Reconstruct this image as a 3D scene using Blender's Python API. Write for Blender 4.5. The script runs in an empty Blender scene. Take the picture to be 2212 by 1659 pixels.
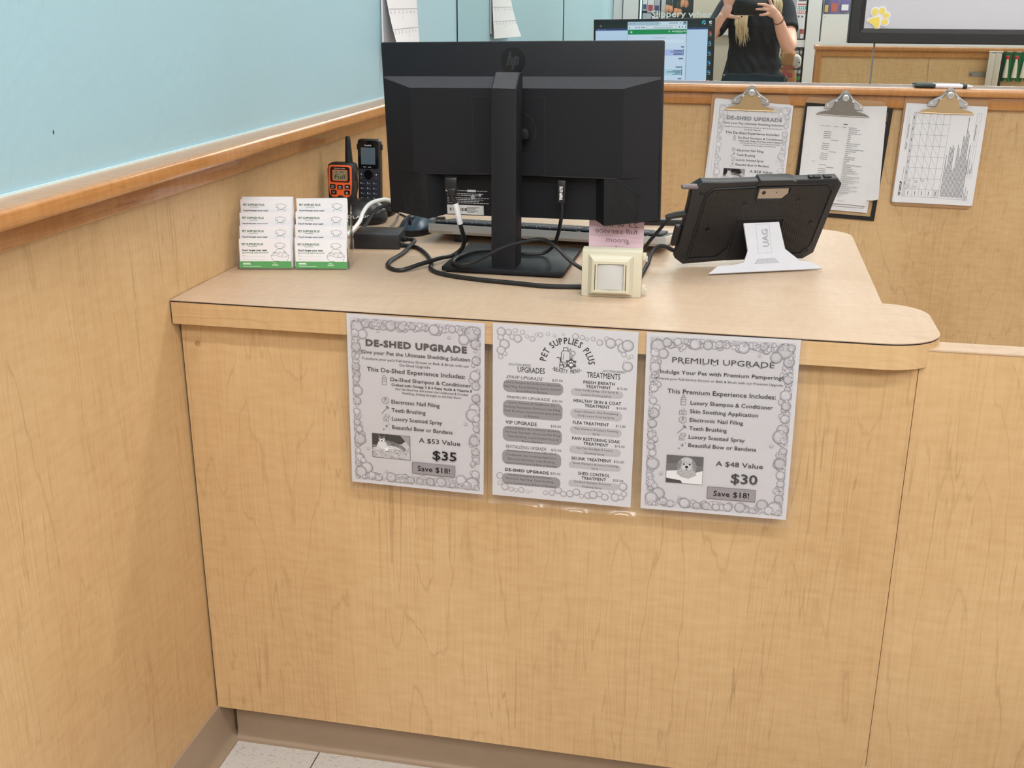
import bpy, bmesh, math, random
from mathutils import Vector, Matrix, Euler

R = math.radians
C = bpy.context.scene.collection
scene = bpy.context.scene


def lin(c):
    return c / 12.92 if c <= 0.04045 else ((c + 0.055) / 1.055) ** 2.4


def rgb(r, g, b):
    return (lin(r / 255), lin(g / 255), lin(b / 255), 1.0)


# ------------------------------------------------------------------ camera
CAM = (0.8583, -1.5522, 1.3144)
cam_data = bpy.data.cameras.new('camera')
cam = bpy.data.objects.new('camera', cam_data)
C.objects.link(cam)
yaw, pitch, roll = 0.1991, 0.3351, -0.0055
fwd = Vector((-math.sin(yaw) * math.cos(pitch), math.cos(yaw) * math.cos(pitch), -math.sin(pitch)))
rgt = Vector((math.cos(yaw), math.sin(yaw), 0))
dwn = fwd.cross(rgt)
r2 = math.cos(roll) * rgt + math.sin(roll) * dwn
d2 = -math.sin(roll) * rgt + math.cos(roll) * dwn
cam.matrix_world = Matrix(((r2.x, -d2.x, -fwd.x, CAM[0]), (r2.y, -d2.y, -fwd.y, CAM[1]),
                           (r2.z, -d2.z, -fwd.z, CAM[2]), (0, 0, 0, 1)))
cam_data.sensor_width = 36.0
cam_data.sensor_fit = 'HORIZONTAL'
cam_data.lens = 2370.84 / 2212 * 36.0
cam_data.clip_start = 0.01
scene.camera = cam

# ------------------------------------------------------------------ world, lamps, exposure
world = bpy.data.worlds.new('world')
scene.world = world
world.use_nodes = True
world.node_tree.nodes['Background'].inputs[0].default_value = (1.0, 0.98, 0.95, 1)
world.node_tree.nodes['Background'].inputs[1].default_value = 0.35


def area_light(name, loc, sx, sy, power, col=(1, 0.985, 0.97), rot=(0, 0, 0)):
    ld = bpy.data.lights.new(name, 'AREA')
    ld.shape = 'RECTANGLE'
    ld.size, ld.size_y = sx, sy
    ld.energy = power
    ld.color = col
    o = bpy.data.objects.new(name, ld)
    o.location = loc
    o.rotation_euler = rot
    C.objects.link(o)
    return o


ZC = 3.40          # ceiling height
area_light('tube_light_front', (1.40, -1.60, ZC - 0.06), 2.5, 0.16, 57)
area_light('tube_light_back', (2.1, 1.35, ZC - 0.06), 2.8, 0.30, 44)
area_light('tube_light_store', (1.7, -3.5, ZC - 0.06), 3.2, 1.2, 200)
scene.view_settings.view_transform = 'Standard'
scene.view_settings.look = 'None'
scene.view_settings.gamma = 1.0
scene.view_settings.use_curve_mapping = False
scene.view_settings.exposure = -0.05

# ------------------------------------------------------------------ scene dimensions (metres)
ZT, TT = 0.870, 0.0386      # counter top height and thickness
OV = 0.0225                 # overhang of the counter top
PW = 1.129                  # width of the counter front
YB = 1.8256                 # mirror plane on the back wall
ZR = 1.091                  # top of the chair rail
YS = -2.30                  # shop window behind the camera


# ------------------------------------------------------------------ materials
def nmat(name):
    m = bpy.data.materials.new(name)
    m.use_nodes = True
    return m, m.node_tree, m.node_tree.nodes['Principled BSDF']


def mat(name, col, rough=0.5, metal=0.0, spec=0.5, bump=0.0, bscale=300, coat=0.0, vary=0.0, vscale=40):
    m, nt, p = nmat(name)
    p.inputs['Base Color'].default_value = col
    p.inputs['Roughness'].default_value = rough
    p.inputs['Metallic'].default_value = metal
    p.inputs['Specular IOR Level'].default_value = spec
    p.inputs['Coat Weight'].default_value = coat
    p.inputs['Coat Roughness'].default_value = 0.15
    tc = nt.nodes.new('ShaderNodeTexCoord')
    if bump:
        n = nt.nodes.new('ShaderNodeTexNoise')
        n.inputs['Scale'].default_value = bscale
        n.inputs['Detail'].default_value = 3
        b = nt.nodes.new('ShaderNodeBump')
        b.inputs['Strength'].default_value = bump
        b.inputs['Distance'].default_value = 0.002
        nt.links.new(tc.outputs['Object'], n.inputs['Vector'])
        nt.links.new(n.outputs['Fac'], b.inputs['Height'])
        nt.links.new(b.outputs[0], p.inputs['Normal'])
    if vary:
        n2 = nt.nodes.new('ShaderNodeTexNoise')
        n2.inputs['Scale'].default_value = vscale
        n2.inputs['Detail'].default_value = 4
        mx = nt.nodes.new('ShaderNodeMix')
        mx.data_type = 'RGBA'
        k1, k2 = 1 - vary, 1 + vary
        mx.inputs[6].default_value = tuple(c * k1 for c in col[:3]) + (1,)
        mx.inputs[7].default_value = tuple(min(1, c * k2) for c in col[:3]) + (1,)
        nt.links.new(tc.outputs['Object'], n2.inputs['Vector'])
        nt.links.new(n2.outputs['Fac'], mx.inputs[0])
        nt.links.new(mx.outputs[2], p.inputs['Base Color'])
    return m


def attr_mat(name, rough=0.6, emit=0.0, spec=0.3):
    """printed ink: the colour of every face comes from the mesh attribute Col"""
    m, nt, p = nmat(name)
    a = nt.nodes.new('ShaderNodeAttribute')
    a.attribute_name = 'Col'
    nt.links.new(a.outputs['Color'], p.inputs['Base Color'])
    p.inputs['Roughness'].default_value = rough
    p.inputs['Specular IOR Level'].default_value = spec
    if emit:
        p.inputs['Base Color'].default_value = (0, 0, 0, 1)
        nt.links.remove(p.inputs['Base Color'].links[0])
        p.inputs['Base Color'].default_value = (0.01, 0.01, 0.01, 1)
        nt.links.new(a.outputs['Color'], p.inputs['Emission Color'])
        p.inputs['Emission Strength'].default_value = emit
    return m


def clear(name, tint=(1, 1, 1, 1), haze=0.05, gloss=1.0, rough=0.04):
    """thin clear plastic or glass: see-through with a fresnel reflection and a little haze"""
    m, nt, p = nmat(name)
    nt.nodes.remove(p)
    out = nt.nodes['Material Output']
    tr = nt.nodes.new('ShaderNodeBsdfTransparent')
    tr.inputs[0].default_value = tint
    gl = nt.nodes.new('ShaderNodeBsdfGlossy')
    gl.inputs['Roughness'].default_value = rough
    df = nt.nodes.new('ShaderNodeBsdfDiffuse')
    df.inputs[0].default_value = (0.9, 0.9, 0.9, 1)
    lw = nt.nodes.new('ShaderNodeLayerWeight')
    lw.inputs['Blend'].default_value = 0.5
    pw = nt.nodes.new('ShaderNodeMath')
    pw.operation = 'POWER'
    pw.inputs[1].default_value = 4.0
    fr = nt.nodes.new('ShaderNodeMath')
    fr.operation = 'MULTIPLY_ADD'
    fr.inputs[1].default_value = 0.9
    fr.inputs[2].default_value = 0.045
    mu = nt.nodes.new('ShaderNodeMath')
    mu.operation = 'MULTIPLY'
    mu.inputs[1].default_value = gloss
    m1 = nt.nodes.new('ShaderNodeMixShader')
    m1.inputs[0].default_value = haze
    m2 = nt.nodes.new('ShaderNodeMixShader')
    L = nt.links.new
    L(tr.outputs[0], m1.inputs[1])
    L(df.outputs[0], m1.inputs[2])
    L(lw.outputs['Facing'], pw.inputs[0])
    L(pw.outputs[0], fr.inputs[0])
    L(fr.outputs[0], mu.inputs[0])
    L(mu.outputs[0], m2.inputs[0])
    L(m1.outputs[0], m2.inputs[1])
    L(gl.outputs[0], m2.inputs[2])
    L(m2.outputs[0], out.inputs[0])
    return m


def wood(name, base, dark, light, axis='Z', rough=0.4, lines=0.40, nlines=22.0, cross=4.5, along=0.5,
         fibre=0.36, figure=0.40, spec=0.4, coat=0.0, seed=0.0):
    """procedural wood: cathedral contour lines, fine fibres and a faint cross figure; axis = grain direction"""
    m, nt, p = nmat(name)
    N, L = nt.nodes.new, nt.links.new
    tc = N('ShaderNodeTexCoord')
    sp = N('ShaderNodeSeparateXYZ')
    L(tc.outputs['Object'], sp.inputs[0])
    o = {'X': sp.outputs[0], 'Y': sp.outputs[1], 'Z': sp.outputs[2]}
    rest = [o[k] for k in 'XYZ' if k != axis]
    cr = N('ShaderNodeMath')
    cr.operation = 'ADD'
    L(rest[0], cr.inputs[0])
    L(rest[1], cr.inputs[1])

    def noise(sc, sa, detail, dist=0.0, off=0.0):
        a = N('ShaderNodeMath'); a.operation = 'MULTIPLY'; a.inputs[1].default_value = sc
        b = N('ShaderNodeMath'); b.operation = 'MULTIPLY'; b.inputs[1].default_value = sa
        L(cr.outputs[0], a.inputs[0])
        L(o[axis], b.inputs[0])
        c = N('ShaderNodeCombineXYZ')
        L(a.outputs[0], c.inputs[0])
        L(b.outputs[0], c.inputs[1])
        c.inputs[2].default_value = seed + off
        n = N('ShaderNodeTexNoise')
        n.inputs['Scale'].default_value = 1.0
        n.inputs['Detail'].default_value = detail
        n.inputs['Distortion'].default_value = dist
        L(c.outputs[0], n.inputs['Vector'])
        return n.outputs['Fac']

    def math2(op, a, b):
        k = N('ShaderNodeMath'); k.operation = op
        if hasattr(a, 'links'): L(a, k.inputs[0])
        else: k.inputs[0].default_value = a
        if b is not None:
            if hasattr(b, 'links'): L(b, k.inputs[1])
            else: k.inputs[1].default_value = b
        return k.outputs[0]

    big = noise(cross, along, 2.5, 0.3)
    wob = noise(cross * 14, along * 22, 2, 0.0, 3.1)
    val = math2('ADD', math2('MULTIPLY', big, nlines), math2('MULTIPLY', wob, 0.5))
    fr = math2('FRACT', val, None)
    ds = math2('ABSOLUTE', math2('SUBTRACT', fr, 0.5), None)
    rp = N('ShaderNodeValToRGB')
    rp.color_ramp.elements[0].position = 0.0
    rp.color_ramp.elements[0].color = (1, 1, 1, 1)
    rp.color_ramp.elements[1].position = 0.05
    rp.color_ramp.elements[1].color = (0, 0, 0, 1)
    L(ds, rp.inputs[0])
    amp = math2('MULTIPLY', noise(cross * 1.7, along * 2, 2, 0.0, 7.7), lines * 1.3)
    linef = math2('MULTIPLY', rp.outputs[0], amp)
    fine = math2('FRACT', math2('ADD', math2('MULTIPLY', noise(cross * 7, along * 1.6, 2, 0.2, 11.0), 11.0), math2('MULTIPLY', wob, 0.3)), None)
    fds = math2('LESS_THAN', math2('ABSOLUTE', math2('SUBTRACT', fine, 0.5), None), 0.05)
    famp = math2('MULTIPLY', math2('MAXIMUM', math2('SUBTRACT', noise(cross * 1.5, along * 5, 2, 0.0, 13.0), 0.42), 0.0), lines * 4.0)
    linef = math2('MINIMUM', math2('ADD', linef, math2('MULTIPLY', fds, famp)), 1.0)
    fib = noise(260, 7, 2, 0.0, 1.3)
    fig = noise(28, 95, 2, 0.0, 5.3)
    blot = noise(3.1, 1.3, 3, 0.0, 9.1)
    t = math2('ADD', math2('MULTIPLY', math2('SUBTRACT', fib, 0.5), fibre * 1.6),
              math2('MULTIPLY', math2('SUBTRACT', fig, 0.5), figure * 1.6))
    t = math2('ADD', t, math2('MULTIPLY', math2('SUBTRACT', blot, 0.5), 1.1))
    t = math2('ADD', t, 0.5)
    r2_ = N('ShaderNodeValToRGB')
    e = r2_.color_ramp.elements
    e[0].position, e[0].color = 0.0, dark
    e[1].position, e[1].color = 1.0, light
    mid = e.new(0.5)
    mid.color = base
    L(t, r2_.inputs[0])
    mx = N('ShaderNodeMix')
    mx.data_type = 'RGBA'
    L(linef, mx.inputs[0])
    L(r2_.outputs[0], mx.inputs[6])
    mx.inputs[7].default_value = tuple(c * 0.62 for c in dark[:3]) + (1,)
    L(mx.outputs[2], p.inputs['Base Color'])
    p.inputs['Roughness'].default_value = rough
    p.inputs['Specular IOR Level'].default_value = spec
    p.inputs['Coat Weight'].default_value = coat
    bp = N('ShaderNodeBump')
    bp.inputs['Strength'].default_value = 0.12
    bp.inputs['Distance'].default_value = 0.0006
    L(fib, bp.inputs['Height'])
    L(bp.outputs[0], p.inputs['Normal'])
    return m


MAPLE = dict(base=rgb(202, 167, 122), dark=rgb(187, 149, 103), light=rgb(214, 182, 138))
M = {}
M['maple_v'] = wood('maple_laminate_vertical', axis='Z', **MAPLE)
M['maple_front'] = wood('maple_laminate_counter_front', axis='Z', seed=4.0, **MAPLE)
M['maple_h'] = wood('maple_laminate_horizontal', axis='X', seed=8.0, lines=0.35, **MAPLE)
M['maple_top'] = wood('maple_laminate_top', base=rgb(197, 170, 144), dark=rgb(186, 156, 126), light=rgb(207, 183, 158),
                      axis='X', rough=0.45, lines=0.25, nlines=7, seed=2.0, spec=0.6)
OAK = dict(base=rgb(184, 128, 73), dark=rgb(157, 99, 52), light=rgb(203, 150, 93), nlines=12, cross=9, along=0.9, rough=0.30, spec=0.5, coat=0.5)
M['oak_x'] = wood('oak_along_x', axis='X', **OAK)
M['oak_y'] = wood('oak_along_y', axis='Y', **OAK)
M['oak_z'] = wood('oak_along_z', axis='Z', **OAK)
M['blue_paint'] = mat('blue_paint', rgb(158, 193, 206), 0.5, bump=0.35, bscale=60)
M['caulk'] = mat('pale_caulk', rgb(205, 228, 232), 0.5)
M['white_paint'] = mat('white_paint', rgb(235, 233, 228), 0.8)
M['cove'] = mat('taupe_cove_base', rgb(160, 138, 116), 0.5, bump=0.05, bscale=90, vary=0.06, vscale=25)
M['seam'] = mat('dark_seam', rgb(40, 30, 32), 0.6)
M['mirror'] = mat('mirror_silver', (0.83, 0.89, 0.87, 1), 0.0, 1.0)
M['alu'] = mat('brushed_aluminium', rgb(200, 202, 204), 0.25, 0.9)
M['alu_grey'] = mat('grey_anodised_frame', rgb(220, 221, 223), 0.45, 0.05)
M['seam_grey'] = mat('grey_mirror_seam', rgb(118, 120, 120), 0.4)
M['gasket'] = mat('black_gasket', rgb(25, 25, 28), 0.6)
M['black'] = mat('black_plastic', rgb(21, 22, 27), 0.55, bump=0.10, bscale=1500, spec=0.3)
M['black_smooth'] = mat('black_smooth_plastic', rgb(27, 27, 30), 0.38, spec=0.5)
M['black_gloss'] = mat('black_gloss_plastic', rgb(18, 18, 21), 0.12, spec=0.5)
M['dust'] = mat('dusty_black_plastic', rgb(66, 66, 70), 0.8, bump=0.3, bscale=1200, vary=0.75, vscale=800)
M['rubber'] = mat('black_rubber_cable', rgb(20, 20, 22), 0.5)
M['white_cable'] = mat('white_cable', rgb(225, 225, 222), 0.45)
M['grey_cable'] = mat('grey_cable', rgb(95, 92, 90), 0.5)
M['paper'] = mat('white_paper', rgb(224, 223, 227), 0.75, spec=0.2)
M['paper_flyer'] = mat('flyer_paper', rgb(205, 203, 208), 0.75, spec=0.2)
M['paper_warm'] = mat('worn_white_paper', rgb(220, 219, 220), 0.8, spec=0.2, bump=0.4, bscale=40)
M['ink'] = attr_mat('printed_ink')
M['clear'] = clear('clear_acrylic', haze=0.06, gloss=1.3)
M['pouch'] = clear('laminating_film', haze=0.035, gloss=0.9, rough=0.12)
M['glass'] = clear('window_glass', haze=0.02, gloss=0.4)
M['hardboard'] = mat('brown_hardboard', rgb(174, 134, 96), 0.55, vary=0.12, vscale=500)
M['steel'] = mat('bright_steel', rgb(204, 206, 210), 0.28, 0.5)
M['brass'] = mat('yellowed_steel', rgb(202, 176, 136), 0.3, 0.35)
M['steel_dark'] = mat('worn_grey_steel', rgb(146, 143, 138), 0.35, 0.45, vary=0.2, vscale=200)


# ------------------------------------------------------------------ mesh helpers
def ident(p):
    return Vector(p)


class MB:
    """collects shapes in one bmesh; build() links them as ONE mesh object"""

    def __init__(self):
        self.bm = bmesh.new()
        self.cl = self.bm.loops.layers.float_color.new('Col')
        self.layer = 0.0
        self.map = ident

    def face(self, pts, col=None, mi=0, smooth=False):
        vs = [self.bm.verts.new(p) for p in pts]
        f = self.bm.faces.new(vs)
        f.material_index = mi
        f.smooth = smooth
        self.paint(f, col)
        return f

    def paint(self, f, col):
        c = col or (1, 1, 1, 1)
        for l in f.loops:
            l[self.cl] = c

    def add(self, bm2, mi=0, col=None, mx=None, smooth=False):
        vm = {}
        for v in bm2.verts:
            co = mx @ v.co if mx else v.co
            vm[v] = self.bm.verts.new(co)
        for f in bm2.faces:
            try:
                g = self.bm.faces.new([vm[v] for v in f.verts])
            except ValueError:
                continue
            g.material_index = mi
            g.smooth = smooth or f.smooth
            self.paint(g, col)
        bm2.free()

    def box(self, x0, x1, y0, y1, z0, z1, mi=0, bev=0.0, seg=2, mx=None, col=None):
        b = bmesh.new()
        vs = [b.verts.new((x, y, z)) for z in (z0, z1) for y in (y0, y1) for x in (x0, x1)]
        for q in ((0, 2, 3, 1), (4, 5, 7, 6), (0, 1, 5, 4), (2, 6, 7, 3), (0, 4, 6, 2), (1, 3, 7, 5)):
            b.faces.new([vs[i] for i in q])
        if bev:
            bmesh.ops.bevel(b, geom=b.edges[:], offset=bev, segments=seg, profile=0.5, affect='EDGES')
        self.add(b, mi, col, mx, smooth=bool(bev))
        return self

    def prism(self, poly, lo, hi, axis='z', mi=0, bev=0.0, seg=2, mx=None, side_mi=None, col=None):
        """poly: 2D outline; extruded from lo to hi along axis (z: xy outline, y: xz outline, x: yz outline)"""
        def P(a, b_, c):
            return {'z': (a, b_, c), 'y': (a, c, b_), 'x': (c, a, b_)}[axis]
        b = bmesh.new()
        v0 = [b.verts.new(P(u, v, lo)) for u, v in poly]
        v1 = [b.verts.new(P(u, v, hi)) for u, v in poly]
        n = len(poly)
        caps = [b.faces.new(v0), b.faces.new(v1)]
        for i in range(n):
            b.faces.new((v0[i], v0[(i + 1) % n], v1[(i + 1) % n], v1[i]))
        bmesh.ops.recalc_face_normals(b, faces=b.faces[:])
        if bev:
            ed = [e for f in caps for e in f.edges]
            bmesh.ops.bevel(b, geom=list(set(ed)), offset=bev, segments=seg, profile=0.5, affect='EDGES')
        self.add(b, mi, col, mx, smooth=bool(bev))
        return self

    def ring_strip(self, rings, closed=True, caps=True, mi=0, smooth=True, col=None):
        rows = [[self.bm.verts.new(p) for p in r] for r in rings]
        n = len(rows[0])
        for a, b in zip(rows, rows[1:]):
            for i in range(n if closed else n - 1):
                f = self.bm.faces.new((a[i], a[(i + 1) % n], b[(i + 1) % n], b[i]))
                f.material_index = mi
                f.smooth = smooth
                self.paint(f, col)
        if caps:
            for r in (rows[0][::-1], rows[-1]):
                f = self.bm.faces.new(r)
                f.material_index = mi
                self.paint(f, col)
        return self

    def tube(self, path, r, seg=10, mi=0, smooth_n=6, caps=True, col=None, flat=1.0):
        """path: points; r: radius or list of radii; Catmull-Rom smoothed"""
        P = [Vector(p) for p in path]
        rr = list(r) if isinstance(r, (list, tuple)) else [r] * len(P)
        if smooth_n > 1 and len(P) > 2:
            Q, q = [], []
            for i in range(len(P) - 1):
                a, b, c, d = P[max(i - 1, 0)], P[i], P[i + 1], P[min(i + 2, len(P) - 1)]
                for k in range(smooth_n):
                    t = k / smooth_n
                    Q.append(0.5 * ((2 * b) + (c - a) * t + (2 * a - 5 * b + 4 * c - d) * t * t + (3 * b - a - 3 * c + d) * t ** 3))
                    q.append(rr[i] * (1 - t) + rr[i + 1] * t)
            Q.append(P[-1])
            q.append(rr[-1])
            P, rr = Q, q
        rings = []
        nrm = None
        for i, p in enumerate(P):
            t = (P[min(i + 1, len(P) - 1)] - P[max(i - 1, 0)])
            if t.length < 1e-9:
                t = Vector((0, 0, 1))
            t.normalize()
            if nrm is None:
                nrm = t.orthogonal().normalized()
            nrm = (nrm - t * nrm.dot(t))
            if nrm.length < 1e-6:
                nrm = t.orthogonal()
            nrm.normalize()
            bn = t.cross(nrm)
            rings.append([p + rr[i] * (math.cos(2 * math.pi * k / seg) * nrm + flat * math.sin(2 * math.pi * k / seg) * bn) for k in range(seg)])
        return self.ring_strip(rings, True, caps, mi, True, col)

    def lathe(self, prof, seg=32, mi=0, mx=None, smooth=True, col=None, sy=1.0):
        """prof: (radius, z) pairs turned about z"""
        rings = []
        for r, z in prof:
            ring = [Vector((r * math.cos(2 * math.pi * k / seg), sy * r * math.sin(2 * math.pi * k / seg), z)) for k in range(seg)]
            rings.append([mx @ v for v in ring] if mx else ring)
        return self.ring_strip(rings, True, True, mi, smooth, col)

    def ell(self, c, rad, seg=20, rings=12, mi=0, mx=None, col=None):
        pts = []
        for i in range(1, rings):
            a = math.pi * i / rings
            pts.append((math.sin(a), -math.cos(a)))
        rr = []
        for s, z in [(0.02, -0.9998)] + pts + [(0.02, 0.9998)]:
            ring = [Vector((rad[0] * s * math.cos(2 * math.pi * k / seg), rad[1] * s * math.sin(2 * math.pi * k / seg), rad[2] * z)) for k in range(seg)]
            ring = [(mx @ v if mx else v) + Vector(c) for v in ring]
            rr.append(ring)
        return self.ring_strip(rr, True, True, mi, True, col)

    # ---- flat print; 2D coordinates in mm, x right, y down, laid on the sheet by self.map(x, y, layer)
    def pf(self, pts, col):
        self.layer += 1.2e-6
        self.face([self.map(x, y, self.layer) for x, y in pts], col)

    def rect(self, x0, y0, x1, y1, col):
        self.pf([(x0, y0), (x1, y0), (x1, y1), (x0, y1)], col)

    def frame(self, x0, y0, x1, y1, w, col):
        self.rect(x0, y0, x1, y0 + w, col)
        self.rect(x0, y1 - w, x1, y1, col)
        self.rect(x0, y0 + w, x0 + w, y1 - w, col)
        self.rect(x1 - w, y0 + w, x1, y1 - w, col)

    def rrect(self, x0, y0, x1, y1, r, col, n=8):
        pts = []
        for cx, cy, a0 in ((x1 - r, y0 + r, -90), (x1 - r, y1 - r, 0), (x0 + r, y1 - r, 90), (x0 + r, y0 + r, 180)):
            for k in range(n + 1):
                a = R(a0 + 90 * k / n)
                pts.append((cx + r * math.cos(a), cy + r * math.sin(a)))
        self.pf(pts, col)

    def disc(self, cx, cy, r, col, n=20, sy=1.0):
        self.pf([(cx + r * math.cos(2 * math.pi * k / n), cy + sy * r * math.sin(2 * math.pi * k / n)) for k in range(n)], col)

    def stroke(self, pts, w, col, closed=False):
        self.layer += 1.2e-6
        q = list(pts) + ([pts[0]] if closed else [])
        for (x0, y0), (x1, y1) in zip(q, q[1:]):
            dx, dy = x1 - x0, y1 - y0
            d = math.hypot(dx, dy) or 1e-6
            nx, ny = -dy / d * w / 2, dx / d * w / 2
            ex, ey = dx / d * w * 0.3, dy / d * w * 0.3
            self.face([self.map(x, y, self.layer) for x, y in ((x0 - ex + nx, y0 - ey + ny), (x1 + ex + nx, y1 + ey + ny), (x1 + ex - nx, y1 + ey - ny), (x0 - ex - nx, y0 - ey - ny))], col)

    def circle(self, cx, cy, r, w, col, n=24, a0=0, a1=360):
        k = max(3, int(n * abs(a1 - a0) / 360))
        self.stroke([(cx + r * math.cos(R(a0 + (a1 - a0) * i / k)), cy + r * math.sin(R(a0 + (a1 - a0) * i / k))) for i in range(k + 1)], w, col)

    def bubble(self, cx, cy, r, c_in, c_out, n=14, ringy=False):
        """printed soap bubble: light middle, darker rim, pale glint"""
        self.layer += 1.2e-6
        z = self.layer
        steps = [(0.0, c_in), (0.55, c_in), (0.85, tuple((a + b) / 2 for a, b in zip(c_in, c_out))), (1.0, c_out)]
        ox, oy = -0.12 * r, -0.12 * r
        rows = []
        for f, c in steps:
            k = (1 - f)
            if f == 0:
                continue
            rows.append(([(cx + ox * k + f * r * math.cos(2 * math.pi * i / n), cy + oy * k + f * r * math.sin(2 * math.pi * i / n)) for i in range(n)], c))
        f = self.face([self.map(x, y, z) for x, y in rows[0][0]], rows[0][1])
        for (pa, ca), (pb, cb) in zip(rows, rows[1:]):
            for i in range(n):
                j = (i + 1) % n
                f = self.face([self.map(*pa[i], z), self.map(*pa[j], z), self.map(*pb[j], z), self.map(*pb[i], z)])
                for l, c in zip(f.loops, (ca, ca, cb, cb)):
                    l[self.cl] = c
        if r > 2.2:
            w = tuple(min(1, q * 1.18) for q in c_in[:3]) + (1,)
            self.pf([(cx - 0.45 * r + 0.16 * r * math.cos(a * 1.05), cy - 0.45 * r + 0.1 * r * math.sin(a * 1.05)) for a in range(6)], w)

    def text(self, t, x0, x1, yb, ch, col, bold=0.0, shear=0.0, flip=False, space=1.0):
        """t fitted between x0 and x1 (mm) on the baseline yb with capital height ch; bold thickens the strokes"""
        vs, fs, (bx0, bx1, cap) = glyphs(t, shear, space)
        sy = ch / cap
        bw = bold * sy
        x0, x1 = x0 + bw, x1 - bw
        sx = (x1 - x0) / max(bx1 - bx0, 1e-6)
        n = 0 if bold < 0.008 else 4 if bold < 0.03 else 10
        for dx, dy in [(bw * math.cos(6.2832 * i / n), bw * math.sin(6.2832 * i / n)) for i in range(n)] or [(0, 0)]:
            self.layer += 0.6e-6
            q = []
            for x, y in vs:
                X = x0 + (x - bx0) * sx + dx
                if flip:
                    X = x0 + x1 - X
                q.append(self.bm.verts.new(self.map(X, yb - y * sy + dy, self.layer)))
            for f in fs:
                try:
                    g = self.bm.faces.new([q[i] for i in f])
                except ValueError:
                    continue
                self.paint(g, col)

    def build(self, name, mats, parent=None, loc=None, rot=None, sharp=35, weld=False):
        me = bpy.data.meshes.new(name)
        if weld:
            bmesh.ops.remove_doubles(self.bm, verts=self.bm.verts[:], dist=1e-6)
        self.bm.to_mesh(me)
        self.bm.free()
        for m in (mats if isinstance(mats, (list, tuple)) else [mats]):
            me.materials.append(m)
        if any(p.use_smooth for p in me.polygons):
            me.set_sharp_from_angle(angle=R(sharp))
        o = bpy.data.objects.new(name, me)
        C.objects.link(o)
        if parent:
            o.parent = parent
        if loc:
            o.location = loc
        if rot:
            o.rotation_euler = rot
        return o


_gl = {}


def glyphs(t, shear=0.0, space=1.0):
    k = (t, shear, space)
    if k not in _gl:
        cu = bpy.data.curves.new('glyphs', 'FONT')
        cu.body = t
        cu.size = 1.0
        cu.shear = shear
        cu.space_character = space
        cu.resolution_u = 2
        o = bpy.data.objects.new('glyphs', cu)
        me = o.to_mesh()
        vs = [(v.co.x, v.co.y) for v in me.vertices]
        fs = [tuple(p.vertices) for p in me.polygons]
        o.to_mesh_clear()
        bpy.data.objects.remove(o)
        bpy.data.curves.remove(cu)
        xs = [v[0] for v in vs] or [0, 1]
        _gl[k] = (vs, fs, (min(xs), max(xs), 0.70))
    return _gl[k]


def on_front(x, y, l):          # sheet in the XZ plane facing -Y; origin at its top left corner
    return Vector((x / 1000, -l, -y / 1000))


def printer(layer=0.0002, mp=on_front):
    b = MB()
    b.layer = layer
    b.map = mp
    return b


# ------------------------------------------------------------------ things, parts and labels
def tag(o, label=None, cat=None, group=None, kind=None):
    if label: o['label'] = label
    if cat: o['category'] = cat
    if group: o['group'] = group
    if kind: o['kind'] = kind
    return o


def thing(name, label, cat, loc=(0, 0, 0), rot=(0, 0, 0), group=None):
    o = bpy.data.objects.new(name, None)
    o.empty_display_size = 0.05
    C.objects.link(o)
    o.location = loc
    o.rotation_euler = rot
    return tag(o, label, cat, group)


def struct(name, mb, mats, parent=None):
    o = mb.build(name, mats, parent)
    if not parent:
        o['kind'] = 'structure'
    return o


def copy_thing(root, loc=None, rot=None, label=None):
    r = root.copy()
    C.objects.link(r)
    if loc is not None: r.location = loc
    if rot is not None: r.rotation_euler = rot
    if label: r['label'] = label
    for ch in list(root.children):
        c = ch.copy()
        C.objects.link(c)
        c.parent = r
        for g in list(ch.children):
            d = g.copy()
            C.objects.link(d)
            d.parent = c
    return r


def arc(cx, cy, r, a0, a1, n=8):
    return [(cx + r * math.cos(R(a0 + (a1 - a0) * k / n)), cy + r * math.sin(R(a0 + (a1 - a0) * k / n))) for k in range(n + 1)]


def rr_poly(x0, y0, x1, y1, r, n=5):
    return arc(x1 - r, y0 + r, r, -90, 0, n) + arc(x1 - r, y1 - r, r, 0, 90, n) + arc(x0 + r, y1 - r, r, 90, 180, n) + arc(x0 + r, y0 + r, r, 180, 270, n)


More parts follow.
